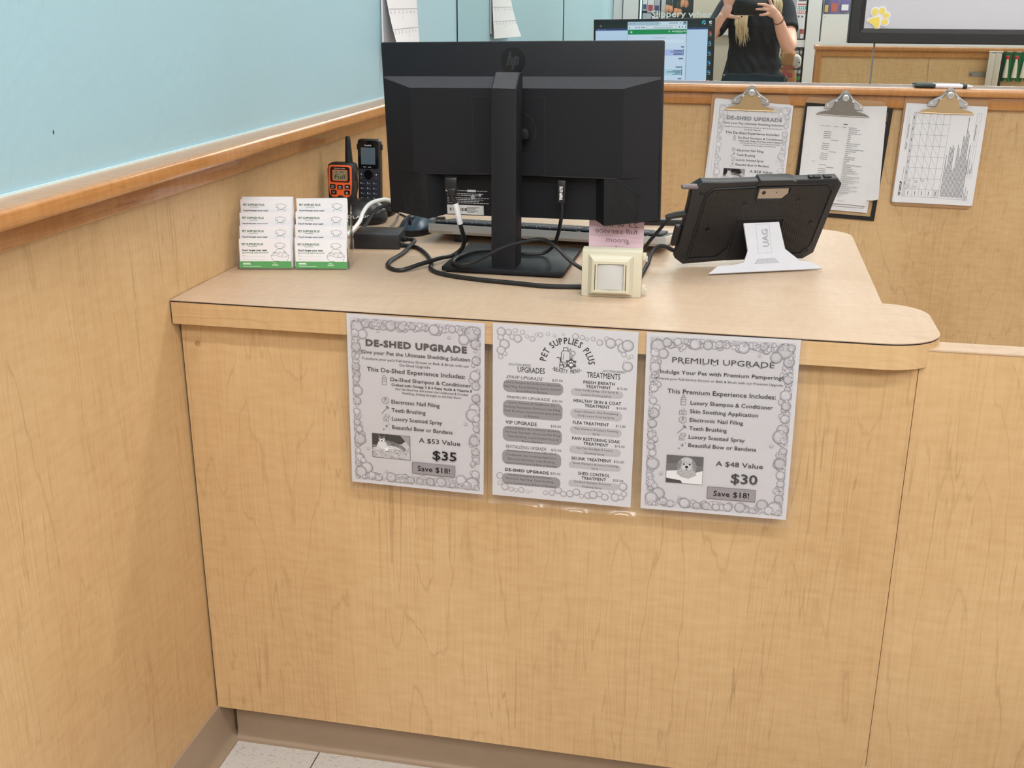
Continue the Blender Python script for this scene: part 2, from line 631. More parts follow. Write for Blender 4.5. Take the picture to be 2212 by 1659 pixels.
# ------------------------------------------------------------------ the room
def floor_mat():
    m, nt, p = nmat('vinyl_floor_tile')
    N, L = nt.nodes.new, nt.links.new
    tc = N('ShaderNodeTexCoord')
    mp = N('ShaderNodeMapping')
    mp.inputs['Location'].default_value = (-0.177 + 0.6096 * 5, 0.12 + 0.6096 * 5, 0)
    L(tc.outputs['Object'], mp.inputs[0])
    br = N('ShaderNodeTexBrick')
    br.offset = 0.0
    br.inputs['Scale'].default_value = 1.0
    br.inputs['Brick Width'].default_value = 0.3048
    br.inputs['Row Height'].default_value = 0.3048
    br.inputs['Mortar Size'].default_value = 0.0012
    br.inputs['Color1'].default_value = rgb(212, 205, 198)
    br.inputs['Color2'].default_value = rgb(204, 196, 188)
    br.inputs['Mortar'].default_value = rgb(95, 80, 70)
    L(mp.outputs[0], br.inputs['Vector'])
    m2 = N('ShaderNodeMapping')
    m2.inputs['Scale'].default_value = (110, 300, 1)
    m2.inputs['Rotation'].default_value = (0, 0, 0.3)
    L(tc.outputs['Object'], m2.inputs[0])
    n = N('ShaderNodeTexNoise')
    n.inputs['Scale'].default_value = 1.0
    n.inputs['Detail'].default_value = 3
    n.inputs['Distortion'].default_value = 0.8
    L(m2.outputs[0], n.inputs['Vector'])
    rp = N('ShaderNodeValToRGB')
    rp.color_ramp.elements[0].position, rp.color_ramp.elements[0].color = 0.26, rgb(150, 134, 120)
    rp.color_ramp.elements[1].position, rp.color_ramp.elements[1].color = 0.42, (1, 1, 1, 1)
    L(n.outputs['Fac'], rp.inputs[0])
    mx = N('ShaderNodeMix')
    mx.data_type = 'RGBA'
    mx.blend_type = 'MULTIPLY'
    mx.inputs[0].default_value = 0.8
    L(br.outputs['Color'], mx.inputs[6])
    L(rp.outputs[0], mx.inputs[7])
    L(mx.outputs[2], p.inputs['Base Color'])
    p.inputs['Roughness'].default_value = 0.35
    return m


XR, YE = 3.6, -4.8
struct('floor', MB().box(-0.12, XR + 0.1, YE, YB + 0.12, -0.06, 0), floor_mat())
struct('ceiling', MB().box(-0.12, XR + 0.1, YE, YB + 0.12, ZC, ZC + 0.06), M['white_paint'])
struct('wall_left', MB().box(-0.12, 0, YE, YB + 0.12, 0, ZR - 0.02, mi=1).box(-0.12, 0, YE, YB + 0.12, ZR - 0.02, ZC, mi=0),
       [M['blue_paint'], M['maple_v']])
struct('wall_back', MB().box(0, XR, YB, YB + 0.12, 0, ZR - 0.02, mi=1).box(0, XR, YB + 0.006, YB + 0.12, ZR - 0.02, ZC, mi=0),
       [M['white_paint'], M['maple_v']])
struct('wall_right', MB().box(XR, XR + 0.1, YE, YB + 0.12, 0, ZC), M['white_paint'])
struct('wall_front', MB().box(0, XR, YE - 0.1, YE, 0, ZC), M['white_paint'])




def prof(p0, p1, z0, z1, r):
    return [(p0, z0), (p1 - r, z0)] + arc(p1 - r, z0 + r, r, -90, 0, 4)[1:] + arc(p1 - r, z1 - r, r, 0, 90, 4) + [(p0, z1)]


def run_y(b, q, y0, y1, mi=0):          # profile (x, z) swept along y
    b.ring_strip([[(u, y0, v) for u, v in q], [(u, y1, v) for u, v in q]], True, True, mi, True)
    return b


def run_x(b, q, x0, x1, y, sgn=-1, mi=0):   # profile (depth from wall, z) swept along x
    b.ring_strip([[(x0, y + sgn * u, v) for u, v in q], [(x1, y + sgn * u, v) for u, v in q]], True, True, mi, True)
    return b


struct('trim_1', run_y(MB(), prof(0, 0.058, ZR - 0.024, ZR, 0.006), YS, YB), M['oak_y'])
struct('trim_11', MB().box(0.0005, 0.004, YS, YB - 0.001, ZR - 0.001, ZR + 0.003), M['caulk'])
struct('trim_2', run_y(MB(), prof(0, 0.013, ZR - 0.060, ZR - 0.024, 0.003), YS, YB), M['oak_y'])
struct('trim_3', run_x(MB(), prof(0, 0.038, ZR - 0.022, ZR, 0.006), 0.058, XR, YB), M['oak_x'])
struct('trim_4', run_x(MB(), prof(0, 0.016, ZR - 0.057, ZR - 0.022, 0.003), 0.013, XR, YB), M['oak_x'])


def cove(t=0.0045, toe=0.016, h=0.1016):
    return [(0, h), (t, h - 0.001), (t, 0.022)] + [(t + (toe - t) * (1 - math.cos(R(a))), 0.022 - 0.019 * math.sin(R(a))) for a in (20, 40, 60, 80, 90)] + [(toe, 0), (0, 0)]


struct('baseboard_left', run_y(MB(), cove(), YS, 0.0545), M['cove'])
struct('baseboard_back', run_x(MB(), cove(), 0.0, XR, YB), M['cove'])

# mirror: three plates standing in an aluminium channel above the back chair rail
mirror_top = 2.35
plates = [(0.004, 0.3245, 'narrow mirror plate at the corner beside the blue wall'),
          (0.3275, 1.2115, 'wide mirror plate behind the black monitor, reflecting the photographer'),
          (1.2165, 2.10, 'wide mirror plate on the right, behind the framed whiteboard')]
for x0, x1, lab in plates:
    b = MB().box(x0, x1, YB, YB + 0.005, ZR + 0.0015, mirror_top)
    tag(b.build('wall_mirror', M['mirror']), lab, 'mirror', 'mirror plates on the back wall')
b = MB().box(1.2112, 1.2168, YB + 0.001, YB + 0.0055, ZR + 0.0015, mirror_top)
struct('trim_5', b, M['seam_grey'])
b = MB().box(0.3242, 0.3278, YB + 0.002, YB + 0.0055, ZR + 0.0015, mirror_top).box(0.0, 0.0042, YB + 0.001, YB + 0.0055, ZR + 0.0015, mirror_top)
struct('trim_6', b, M['gasket'])
b = MB().box(0.001, 2.12, YB - 0.0045, YB - 0.001, ZR + 0.0002, ZR + 0.0075)
struct('trim_7', b, M['alu'])

# ------------------------------------------------------------------ counter
XE = 1.160


def top_outline(grow=0.0):
    g = grow
    x0, yf = 0.002, -OV - g
    pts = [(x0, yf)]
    pts += arc(XE - 0.085, yf + 0.075 + g, 0.075 + g, -90, 0, 10)[0:1]
    pts = [(x0, yf)] + [(XE - 0.085 + (0.085 + g) * math.sin(R(a)), yf + (0.072 + g) * (1 - math.cos(R(a)))) for a in range(0, 91, 9)]
    pts += [(XE + g - 0.062 * (1 - math.cos(R(a))), 0.140 + (0.061 + g) * math.sin(R(a))) for a in range(0, 91, 9)]
    xm = 1.097 + g
    pts += [(xm, 0.2015 + g)]
    pts += [(xm - 0.075 + 0.075 * math.cos(R(a)), 0.735 + 0.065 * math.sin(R(a)) + g * math.sin(R(a))) for a in range(0, 91, 9)]
    pts += [(x0, 0.80 + g)]
    return pts


t = thing('countertop', 'pale maple laminate countertop with rounded right end and thick front edge', 'countertop', (0, 0, 0))
MB().prism(top_outline(0.0), ZT - 0.0012, ZT, 'z').build('laminate_top', M['maple_top'], t)
MB().prism(top_outline(-0.0004), ZT - 0.0034, ZT - 0.0012, 'z').build('dark_seam', M['seam'], t)
MB().prism(top_outline(0.0), ZT - TT, ZT - 0.0034, 'z').build('edge_band', M['maple_h'], t)
MB().box(0.0003, 0.0018, -OV + 0.0004, -0.0005, ZT - TT, ZT - 0.0036).build('dark_joint', M['seam'], t)
t = thing('counter_base', 'maple laminate counter front panel standing on a taupe toe kick', 'counter', (0, 0, 0))
MB().box(0.0035, PW, 0.0, 0.019, 0.1016, ZT - TT - 0.0005).build('front_panel', M['maple_front'], t)
MB().box(0.0012, 0.003, 0.003, 0.018, 0.1016, ZT - TT - 0.0005).build('dark_joint', M['seam'], t)
MB().box(1.066, 1.085, 0.0195, 0.69, 0.1016, ZT - TT - 0.0005).build('end_panel', M['maple_front'], t)
MB().box(0.0035, PW - 0.02, 0.70, 0.719, 0.1016, ZT - TT - 0.0005).build('back_panel', M['maple_front'], t)
b = run_x(MB(), cove(0.004, 0.015), 0.012, PW - 0.004, 0.0545)
b.box(0.012, PW - 0.004, 0.0546, 0.07, 0, 0.1014)
b.build('toe_kick', M['cove'], t)
p = printer(0.0001, lambda x, y, l: Vector((x / 1000, -l, 0.875 - TT - y / 1000)))
kc = rgb(150, 112, 70)
for q in range(5):
    p.stroke([(29 + (1.2 + 0.9 * q) * math.cos(a * 0.6 + q) * (1 + 0.12 * math.sin(a * 3 + q)), 44 + (1.6 + 1.1 * q) * math.sin(a * 0.6 + q)) for a in range(10 - q)], 0.5, kc)
p.stroke([(26, 42), (31, 47)], 0.5, kc)
o = p.build('wood_knot', M['ink'], t)
p = MB()
p.face([(0.0004, -0.2690, 1.1575), (0.0004, -0.2668, 1.1550), (0.0004, -0.2680, 1.1505), (0.0004, -0.2700, 1.1535)], rgb(40, 60, 66))
p.face([(0.0004, 0.0880, 1.1180), (0.0004, 0.0895, 1.1172), (0.0004, 0.0885, 1.1165)], rgb(70, 100, 108))
p.build('scuff_mark', M['ink'], bpy.data.objects['wall_left'])
t = thing('gate', 'low maple laminate gate with a pale top edge, right of the counter', 'gate', (0, 0, 0))
MB().box(PW + 0.0016, 2.30, 0.004, 0.044, 0.150, 0.855).build('gate_panel', M['maple_v'], t)
MB().box(PW + 0.0016, 2.30, 0.003, 0.045, 0.8552, 0.8575).build('top_edge', M['maple_top'], t)
MB().box(2.301, 2.36, 0.0, 0.055, 0.0, 0.86).build('hinge_post', M['oak_z'], t)

# ------------------------------------------------------------------ half wall opposite the mirror (seen in the mirror)
YH = -1.15
b = MB().box(1.250, 3.45, YH - 0.12, YH, 0, 1.050, mi=0)
b.box(1.813, 1.8145, YH, YH + 0.0006, 0.1, 1.050, mi=1)
struct('wall_half', b, [M['maple_v'], M['seam']])
b = run_x(MB(), [(-0.15, 1.0805), (0.024, 1.0805)] + arc(0.024, 1.0865, 0.006, -90, 0, 3) + arc(0.024, 1.0965, 0.006, 0, 90, 3) + [(-0.15, 1.1025)], 1.226, 3.45, YH, 1)
struct('trim_8', b, M['oak_x'])
b = MB().box(1.264, 3.45, YH + 0.0005, YH + 0.013, 1.049, 1.080)
struct('trim_9', b, M['oak_x'])
b = MB().box(1.232, 1.249, YH - 0.13, YH + 0.010, 0, 1.080).box(1.2495, 1.2635, YH + 0.0005, YH + 0.011, 0, 1.079)
struct('trim_10', b, M['oak_z'])

# ------------------------------------------------------------------ shop window and door behind the camera (seen in the mirror)
b = MB().box(0.002, 0.060, YS - 0.06, YS, 0, ZC).box(0.066, 0.164, YS - 0.06, YS + 0.012, 0, ZC)
b.box(0.166, 0.93, YS - 0.05, YS, 0, 0.12).box(0.166, 0.86, YS - 0.05, YS, 2.3, 2.4).box(0.862, 0.93, YS - 0.06, YS, 0.12, ZC)
w = struct('window_1', b, M['alu_grey'])
MB().box(0.061, 0.0655, YS - 0.05, YS - 0.002, 0, ZC).box(0.164, 0.170, YS - 0.04, YS + 0.002, 0.12, 2.3).build('gasket', M['gasket'], w)
MB().box(0.171, 0.861, YS - 0.026, YS - 0.020, 0.12, 2.3).build('pane', M['glass'], w)
p = printer(0.0, lambda x, y, l: Vector((x / 1000, YS - 0.0275 - l, 1.2265 - y / 1000)))
p.text('Slippery when', 246, 634, 0, 40, rgb(226, 238, 236), bold=0.02)
p.build('window_lettering', M['ink'], w)
b = MB().box(0.932, 0.990, YS - 0.05, YS, 0.02, 2.3).box(0.99, 1.225, YS - 0.05, YS, 1.052, 1.097).box(0.99, 1.225, YS - 0.05, YS, 0.02, 0.2).box(0.99, 1.225, YS - 0.05, YS, 2.2, 2.3)
w = struct('door_1', b, M['alu_grey'])
MB().box(1.216, 1.2245, YS - 0.045, YS + 0.001, 0.2, 1.051).box(1.216, 1.2245, YS - 0.045, YS + 0.001, 1.098, 2.2).box(0.99, 1.216, YS - 0.045, YS + 0.001, 1.046, 1.0515).box(0.99, 1.216, YS - 0.045, YS + 0.001, 1.0975, 1.103).build('gasket', M['gasket'], w)
MB().box(0.991, 1.215, YS - 0.026, YS - 0.020, 0.2, 1.045).build('pane', M['glass'], w)
MB().box(0.991, 1.215, YS - 0.026, YS - 0.020, 1.104, 2.2).build('pane', M['glass'], w)
b = MB().box(1.226, 1.309, YS - 0.07, YS + 0.015, 0, ZC).box(1.31, 2.6, YS - 0.05, YS, 1.04, 1.087).box(2.6, 2.68, YS - 0.07, YS + 0.01, 0, ZC).box(1.31, 2.6, YS - 0.05, YS, 0, 0.15)
b.box(2.68, XR, YS - 0.08, YS, 0, ZC)
w = struct('window_2', b, M['alu_grey'])
MB().box(1.3095, 1.316, YS - 0.04, YS + 0.002, 1.088, ZC).build('gasket', M['gasket'], w)
MB().box(1.317, 2.599, YS - 0.026, YS - 0.020, 1.088, ZC).build('pane', M['glass'], w)
MB().box(1.317, 2.599, YS - 0.026, YS - 0.020, 0.15, 1.04).build('pane', M['glass'], w)


# ------------------------------------------------------------------ printed sheets
INK = rgb(26, 24, 27)
GREY = rgb(72, 66, 70)
PAPER_BG = rgb(197, 194, 199)
TXT_DESHED =[ ('DE-SHED UPGRADE', 29.6, 189.0, 48.6, 10.9, 2),('Give your Pet the Ultimate Shedding Solution', 22.4, 193.6, 61.5, 6.3, 0),("Transform your pet's Full-Service Groom or Bath & Brush with our", 22.6, 192.3, 71.0, 4.2, 0),('De-Shed Upgrade.', 83.3, 132.5, 77.6, 4.2, 0),('This De-Shed Experience Includes:', 30.5, 186.2, 89.5, 7.6, 0),('De-Shed Shampoo & Conditioner', 68.3, 195.4, 102.7, 6.4, 0),('Crafted with Omega 3 & 6 Fatty Acids & Vitamin E', 69.5, 197.1, 110.4, 4.3, 1),('Our De-Shed line will loosen the Undercoat & Combat', 75.4, 191.4, 116.6, 3.9, 0),('Shedding, Adding Strength to the Hair Root.', 86.6, 180.2, 122.6, 3.9, 0),('Electronic Nail Filing', 68.9, 145.9, 139.5, 6.9, 0),('Teeth Brushing', 69.0, 123.4, 153.4, 6.9, 0),('Luxury Scented Spray', 69.0, 150.0, 167.7, 7.0, 0),('Beautiful Bow or Bandana', 69.3, 166.4, 181.9, 7.0, 0),('A $53 Value', 112.3, 178.6, 200.3, 8.3, 0),('$35', 134.3, 172.4, 226.2, 15.9, 3),('Save $18!', 109.7, 162.3, 248.5, 9.4, 1) ]
TXT_MENU =[ ('-SOLUTION BASED-', 23.6, 59.2, 64.4, 4.0, 0),('UPGRADES', 38.2, 79.5, 74.2, 9.5, 4),('-SOLUTION BASED-', 164.7, 200.3, 64.7, 3.9, 0),('TREATMENTS', 142.3, 192.0, 74.7, 9.4, 4),('SPAW UPGRADE', 20.6, 77.2, 85.3, 5.6, 5),('$25.00', 90.9, 106.7, 85.0, 4.0, 0),('Luxury Shampoo & Conditioner, Electronic', 18.3, 103.1, 92.4, 3.4, 0),('Nail Filing, Teeth Brushing, Luxury Scented', 18.4, 103.3, 99.1, 3.4, 0),('Spray & Bow or Bandana.', 36.4, 84.9, 105.4, 3.4, 0),('PREMIUM UPGRADE', 22.2, 88.0, 117.1, 4.9, 0),('$30.00', 91.3, 107.0, 117.8, 4.0, 0),('Luxury Shampoo & Conditioner, Skin', 24.8, 97.5, 124.8, 3.5, 0),('Soothing Application, Electronic Nail Filing,', 18.2, 104.1, 131.8, 3.5, 0),('Teeth Brushing, Luxury Scented Spray & Bow', 17.3, 105.5, 138.4, 3.5, 0),('or Bandana.', 49.1, 72.5, 144.9, 3.5, 0),('VIP UPGRADE', 20.2, 68.8, 158.6, 6.2, 1),('$35.00', 90.2, 105.8, 158.3, 4.1, 0),('Luxury Shampoo & Conditioner, Blueberry', 20.4, 104.5, 166.2, 3.5, 0),('Pet Facial, Paw Balm, Electronic Nail Filing,', 19.9, 105.0, 172.8, 3.5, 0),('Teeth Brushing, Luxury Scented Spray &', 22.9, 101.9, 179.7, 3.5, 0),('Bow or Bandana.', 46.1, 78.5, 186.5, 3.5, 0),('REVITALIZING UPGRADE', 21.3, 84.0, 198.1, 5.9, 4),('$35.00', 91.4, 107.0, 197.3, 4.1, 0),('Revitalizing Shampoo (with CBD Oil) &', 23.1, 99.5, 203.3, 3.6, 0),('Conditioner, Skin Soothing Application,', 21.8, 100.5, 210.4, 3.6, 0),('Electronic Nail Filing, Teeth Brushing,', 24.2, 97.9, 217.4, 3.6, 0),('Luxury Scented Spray & Bow or Bandana', 20.3, 101.0, 223.9, 3.6, 0),('DE-SHED UPGRADE', 19.8, 88.3, 236.7, 5.1, 2),('$35.00', 90.9, 106.5, 236.1, 4.2, 0),('De-Shed Shampoo & Conditioner,', 25.5, 93.4, 243.8, 3.6, 0),('Electronic Nail Filing, Teeth Brushing,', 21.9, 96.7, 250.5, 3.6, 0),('Luxury Scented Spray & Bow or Bandana.', 18.1, 100.2, 257.7, 3.6, 0),('FRESH BREATH', 137.7, 184.5, 84.6, 5.1, 1),('TREATMENT', 141.5, 178.8, 91.2, 5.1, 1),('$15.00', 188.1, 202.9, 90.4, 3.9, 0),('Oral Gel/Brushing, Oral Spray &', 126.0, 189.6, 96.8, 3.4, 0),('Luxury Finishing Spray', 135.6, 180.1, 103.8, 3.4, 0),('HEALTHY SKIN & COAT', 123.8, 195.0, 114.8, 5.2, 1),('TREATMENT', 140.5, 178.1, 121.6, 5.2, 1),('$15.00', 188.2, 203.1, 121.3, 4.0, 0),('Argon Shampoo, Paw Revitalizing', 125.0, 191.0, 130.7, 3.4, 0),('Oil & Luxury Finishing Spray', 130.5, 185.7, 137.2, 3.4, 0),('FLEA TREATMENT', 123.5, 178.1, 149.9, 5.3, 1),('$15.00', 188.4, 203.0, 149.8, 4.0, 0),('Flea Shampoo & Luxury Finishing', 126.8, 192.2, 158.5, 3.4, 0),('Spray', 154.1, 164.7, 165.1, 3.4, 0),('PAW RESTORING SOAK', 123.2, 195.7, 175.6, 5.3, 1),('TREATMENT', 140.7, 178.4, 182.7, 5.3, 1),('$15.00', 188.4, 203.1, 182.4, 4.1, 0),('Fizz Tab, Paw Balm & Luxury', 130.5, 185.5, 190.1, 3.5, 0),('Finishing Spray', 143.3, 172.9, 197.4, 3.5, 0),('SKUNK TREATMENT', 123.0, 183.8, 208.2, 5.4, 1),('$22.00', 187.6, 203.1, 207.6, 4.1, 0),('Skunk Shampoo & Luxury Finishing', 125.1, 194.1, 215.0, 3.5, 0),('Spray', 154.0, 164.8, 221.9, 3.5, 0),('SHED CONTROL', 133.9, 182.4, 232.4, 5.4, 1),('TREATMENT', 139.2, 176.9, 239.6, 5.4, 1),('$25.00', 187.4, 203.1, 238.4, 4.1, 0),('De-Shed Shampoo & Luxury', 128.3, 184.3, 245.9, 3.6, 0),('Finishing Spray', 141.1, 171.1, 253.2, 3.6, 0) ]
TXT_PREMIUM =[ ('PREMIUM UPGRADE', 38.1, 182.4, 43.4, 9.2, 6),('Indulge Your Pet with Premium Pampering!', 21.2, 195.8, 60.5, 6.3, 0),('Enhance your Full-Service Groom or Bath & Brush with our Premium Upgrade.', 16.0, 197.1, 70.1, 3.7, 0),('This Premium Experience Includes:', 33.1, 187.8, 90.4, 7.5, 0),('Luxury Shampoo & Conditioner', 67.3, 184.8, 106.2, 6.5, 0),('Skin Soothing Application', 67.1, 164.7, 119.5, 6.5, 0),('Electronic Nail Filing', 67.3, 144.2, 132.9, 6.5, 0),('Teeth Brushing', 67.3, 121.7, 146.2, 6.6, 0),('Luxury Scented Spray', 67.2, 148.5, 159.7, 6.6, 0),('Beautiful Bow or Bandana', 67.3, 165.4, 173.0, 6.7, 0),('A $48 Value', 108.8, 177.1, 199.9, 8.3, 0),('$30', 132.0, 170.2, 225.7, 16.4, 3),('Save $18!', 107.7, 160.2, 248.7, 9.3, 1) ]
PILLS_L = [(16.0, 87.2, 107.8, 106.7), (16.2, 119.7, 107.5, 147.4), (15.9, 161.8, 107.5, 186.7), (15.3, 201.2, 107.3, 225.0), (14.8, 240.5, 106.9, 259.1)]
PILLS_R = [(119.1, 92.8, 197.4, 104.7), (119.3, 124.7, 197.6, 141.0), (119.3, 153.1, 197.6, 166.2), (119.2, 185.1, 197.6, 198.1), (119.2, 211.1, 198.4, 222.1), (119.0, 241.7, 197.0, 253.4)]


def put_lines(p, lines, ink=INK, title=GREY):
    for t, x0, x1, yb, ch, st in lines:
        ch *= 0.92
        if st == 1: p.text(t, x0, x1, yb, ch, ink, bold=0.022, space=1.05)
        elif st == 2: p.text(t, x0, x1, yb, ch, title, bold=0.052, space=1.12)
        elif st == 3:
            p.text(t, x0 + 1.0, x1 + 1.0, yb + 0.8, ch, rgb(128, 124, 128), bold=0.015)
            p.text(t, x0, x1, yb, ch, rgb(22, 20, 24), bold=0.012)
        elif st == 5: p.text(t, x0, x1, yb, ch, ink, shear=0.35)
        elif st == 6: p.text(t, x0, x1, yb, ch, rgb(56, 52, 56), bold=0.0)
        else: p.text(t, x0, x1, yb, ch, ink, bold=0.009 if ch > 5.5 else 0.0)


def bubble_border(p, seed, dark=rgb(118, 114, 120), light=rgb(193, 190, 196)):
    rnd = random.Random(seed)
    W, H = 215.9, 279.4
    a = 6.0
    big = [(17, 20, 11), (25, 31, 8), (10, 30, 7), (30, 14, 7), (45, 12, 6), (70, 13, 8.5), (88, 15, 7), (104, 13, 6), (138, 16, 8.5), (166, 13, 6),
           (196, 18, 12), (184, 28, 8.5), (205, 34, 8), (206, 13, 6), (12, 52, 8), (205, 60, 7), (205, 84, 8.5), (206, 100, 7), (12, 84, 7), (13, 104, 6),
           (14, 123, 8.5), (13, 140, 7), (12, 158, 6), (205, 120, 7), (206, 137, 9), (198, 148, 11), (210, 153, 6), (206, 170, 6), (203, 190, 9),
           (204, 208, 7), (205, 222, 6), (12, 176, 6), (14, 204, 10), (15, 187, 6), (12, 224, 5), (14, 236, 7), (26, 252, 10), (15, 260, 10), (34, 265, 7),
           (45, 268, 6), (66, 266, 8.5), (84, 268, 6), (98, 267, 6.5), (113, 269, 6), (130, 267, 7), (148, 267, 8.5), (166, 269, 5), (180, 258, 9),
           (198, 262, 11), (206, 246, 7), (190, 268, 7), (207, 269, 5), (20, 240, 5)]
    small = []
    for k in range(430):
        s = rnd.choice('LRTB')
        r = rnd.choice((1.2, 1.6, 2.2, 3.0, 3.8, 4.6, 5.4, 6.0))
        d = a + r + rnd.random() ** 2 * 8
        u = rnd.random()
        if s == 'L': small.append((d, a + r + u * (H - 2 * a - 2 * r), r))
        elif s == 'R': small.append((W - d, a + r + u * (H - 2 * a - 2 * r), r))
        elif s == 'T': small.append((a + r + u * (W - 2 * a - 2 * r), d, r))
        else: small.append((a + r + u * (W - 2 * a - 2 * r), H - d, r))
    small.sort(key=lambda q: -q[2])
    allb = small[:240] + big + small[240:]
    for x, y, r in allb:
        x = min(max(x, a + r), W - a - r)
        y = min(max(y, a + r), H - a - r)
        k = 0.9 + 0.2 * rnd.random()
        p.bubble(x, y, r, tuple(c * k for c in light[:3]) + (1,), tuple(c * k for c in dark[:3]) + (1,), n=12 if r < 4 else 18)
    for x, y, r in ((50, 24, 2.4), (161, 26, 2.4), (187, 163, 2.8), (29, 219, 2.6), (58, 256, 2.4)):
        p.bubble(x, y, r, light, dark)


def icon_bottle(p, x, y, s=1.0, c=rgb(110, 106, 110), w=0.55):
    p.stroke([(x, y + 3.5 * s), (x + 7 * s, y + 3.5 * s), (x + 7 * s, y + 15 * s), (x, y + 15 * s)], w, c, True)
    p.stroke([(x + 2 * s, y + 3.2 * s), (x + 2 * s, y), (x + 5 * s, y), (x + 5 * s, y + 3.2 * s)], w, c)
    p.stroke([(x, y + 6.5 * s), (x + 7 * s, y + 6.5 * s)], w, c)
    p.stroke([(x, y + 10 * s), (x + 7 * s, y + 10 * s)], w, c)


def icon_nail(p, x, y, r, c=rgb(110, 106, 110), w=0.5):
    p.circle(x, y, r, w, c)
    p.stroke([(x - r * 0.5, y + r * 0.7), (x, y - r * 0.5), (x + r * 0.5, y + r * 0.7)], w, c)
    p.circle(x, y - r * 0.55, r * 0.22, w, c, 10)


def icon_brush(p, x0, y0, x1, y1, c=rgb(150, 146, 150)):
    p.stroke([(x0, y0), (x1, y1)], 1.4, c)
    p.stroke([(x1 - 2.4, y1 - 0.2), (x1 + 0.2, y1 + 2.2)], 2.6, rgb(110, 106, 110))


def icon_spray(p, x, y, c=rgb(110, 106, 110), w=0.55):
    p.stroke([(x, y + 5), (x + 2, y + 3), (x + 5, y + 3), (x + 7, y + 5), (x + 7, y + 11), (x, y + 11)], w, c, True)
    p.stroke([(x + 2.4, y + 3), (x + 2.4, y), (x + 6, y)], w, c)
    p.circle(x + 3.5, y + 8, 1.2, w, c, 10)
    for a, b_ in ((8.2, 0.4), (9.2, 2.6), (8.0, 4.0)):
        p.circle(x + a, y + b_, 0.7, 0.35, c, 8)


def icon_sparkle(p, pts, c=rgb(74, 70, 74)):
    for x, y, r in pts:
        q = []
        for k in range(8):
            rr = r if k % 2 == 0 else r * 0.22
            q.append((x + rr * math.cos(R(45 * k - 90)), y + rr * math.sin(R(45 * k - 90))))
        p.pf(q, c)


def icon_jar(p, x, y, c=rgb(110, 106, 110), w=0.5):
    p.stroke([(x, y + 4), (x + 10, y + 4), (x + 10.4, y + 9.5), (x - 0.4, y + 9.5)], w, c, True)
    p.circle(x + 5, y + 7, 1.8, w, c, 12)
    p.stroke([(x + 2, y + 3.4), (x + 5, y + 1.4), (x + 8, y + 3.4)], w, c)
    p.disc(x + 4, y - 0.4, 0.5, c, 8)
    p.disc(x + 7, y + 0.2, 0.5, c, 8)


def husky_photo(p, x0, y0, x1, y1):
    g = lambda v: rgb(v, v - 2, v + 1)
    w, h = x1 - x0, y1 - y0
    T = lambda u, v: (x0 + u * w, y0 + v * h)
    rnd = random.Random(5)
    p.rect(x0 - 0.6, y0 - 0.6, x1 + 0.6, y1 + 0.6, g(60))
    p.rect(x0, y0, x1, y1, g(188))
    p.pf([T(0, 0), T(0.82, 0), T(0.9, 0.2), T(0.78, 0.36), T(0.3, 0.42), T(0.0, 0.6)], g(34))
    p.pf([T(0.75, 0), T(1, 0), T(1, 0.45), T(0.92, 0.3)], g(150))
    for k in range(420):                                   # shaggy straw and gravel
        u, v = rnd.random(), 0.45 + 0.55 * rnd.random()
        a, s = rnd.random() * 3, 0.012 + 0.02 * rnd.random()
        c = g(rnd.choice((96, 120, 205, 222, 160, 230)))
        p.pf([T(u, v), T(min(1, u + s * math.cos(a)), min(1, v + s)), T(min(1, u + s * 1.6), min(1, v + s * 0.5))], c)
    p.pf([T(0.33, 0.22), T(0.55, 0.26), T(0.8, 0.42), T(0.9, 0.56), T(0.86, 0.62), T(0.6, 0.52), T(0.4, 0.56), T(0.3, 0.5)], g(104))   # back and hip
    p.pf([T(0.36, 0.44), T(0.62, 0.48), T(0.82, 0.6), T(0.55, 0.6), T(0.38, 0.6)], g(214))                                  # belly
    p.pf([T(0.62, 0.34), T(0.8, 0.42), T(0.86, 0.56), T(0.72, 0.5)], g(120))
    p.pf([T(0.17, 0.3), T(0.36, 0.3), T(0.42, 0.5), T(0.36, 0.66), T(0.2, 0.62), T(0.12, 0.5)], g(206))                     # chest
    for k in range(160):                                   # coat
        u = 0.34 + 0.5 * rnd.random()
        v = 0.26 + (u - 0.34) * 0.5 + 0.2 * rnd.random()
        p.pf([T(u, v), T(u + 0.03, v + 0.02), T(u + 0.026, v + 0.032)], g(rnd.choice((70, 92, 150, 190, 210))))
    p.pf([T(0.14, 0.5), T(0.24, 0.55), T(0.16, 0.7), T(0.06, 0.68)], g(196))                                                # paw
    p.pf([T(0.34, 0.56), T(0.44, 0.56), T(0.4, 0.7), T(0.32, 0.7)], g(225))
    p.pf([T(0.15, 0.12), T(0.26, 0.06), T(0.37, 0.12), T(0.36, 0.26), T(0.3, 0.34), T(0.22, 0.34), T(0.16, 0.26)], g(84))   # head
    p.pf([T(0.16, 0.14), T(0.17, 0.0), T(0.24, 0.1)], g(96))
    p.pf([T(0.36, 0.14), T(0.35, 0.01), T(0.28, 0.1)], g(96))
    p.pf([T(0.18, 0.18), T(0.26, 0.14), T(0.34, 0.18), T(0.32, 0.3), T(0.26, 0.36), T(0.2, 0.3)], g(226))                   # mask
    p.pf([T(0.25, 0.07), T(0.27, 0.07), T(0.28, 0.2), T(0.24, 0.2)], g(58))
    p.disc(*T(0.215, 0.2), 0.9, g(30), 10)
    p.disc(*T(0.305, 0.2), 0.9, g(30), 10)
    p.disc(*T(0.26, 0.28), 1.3, g(24), 10)


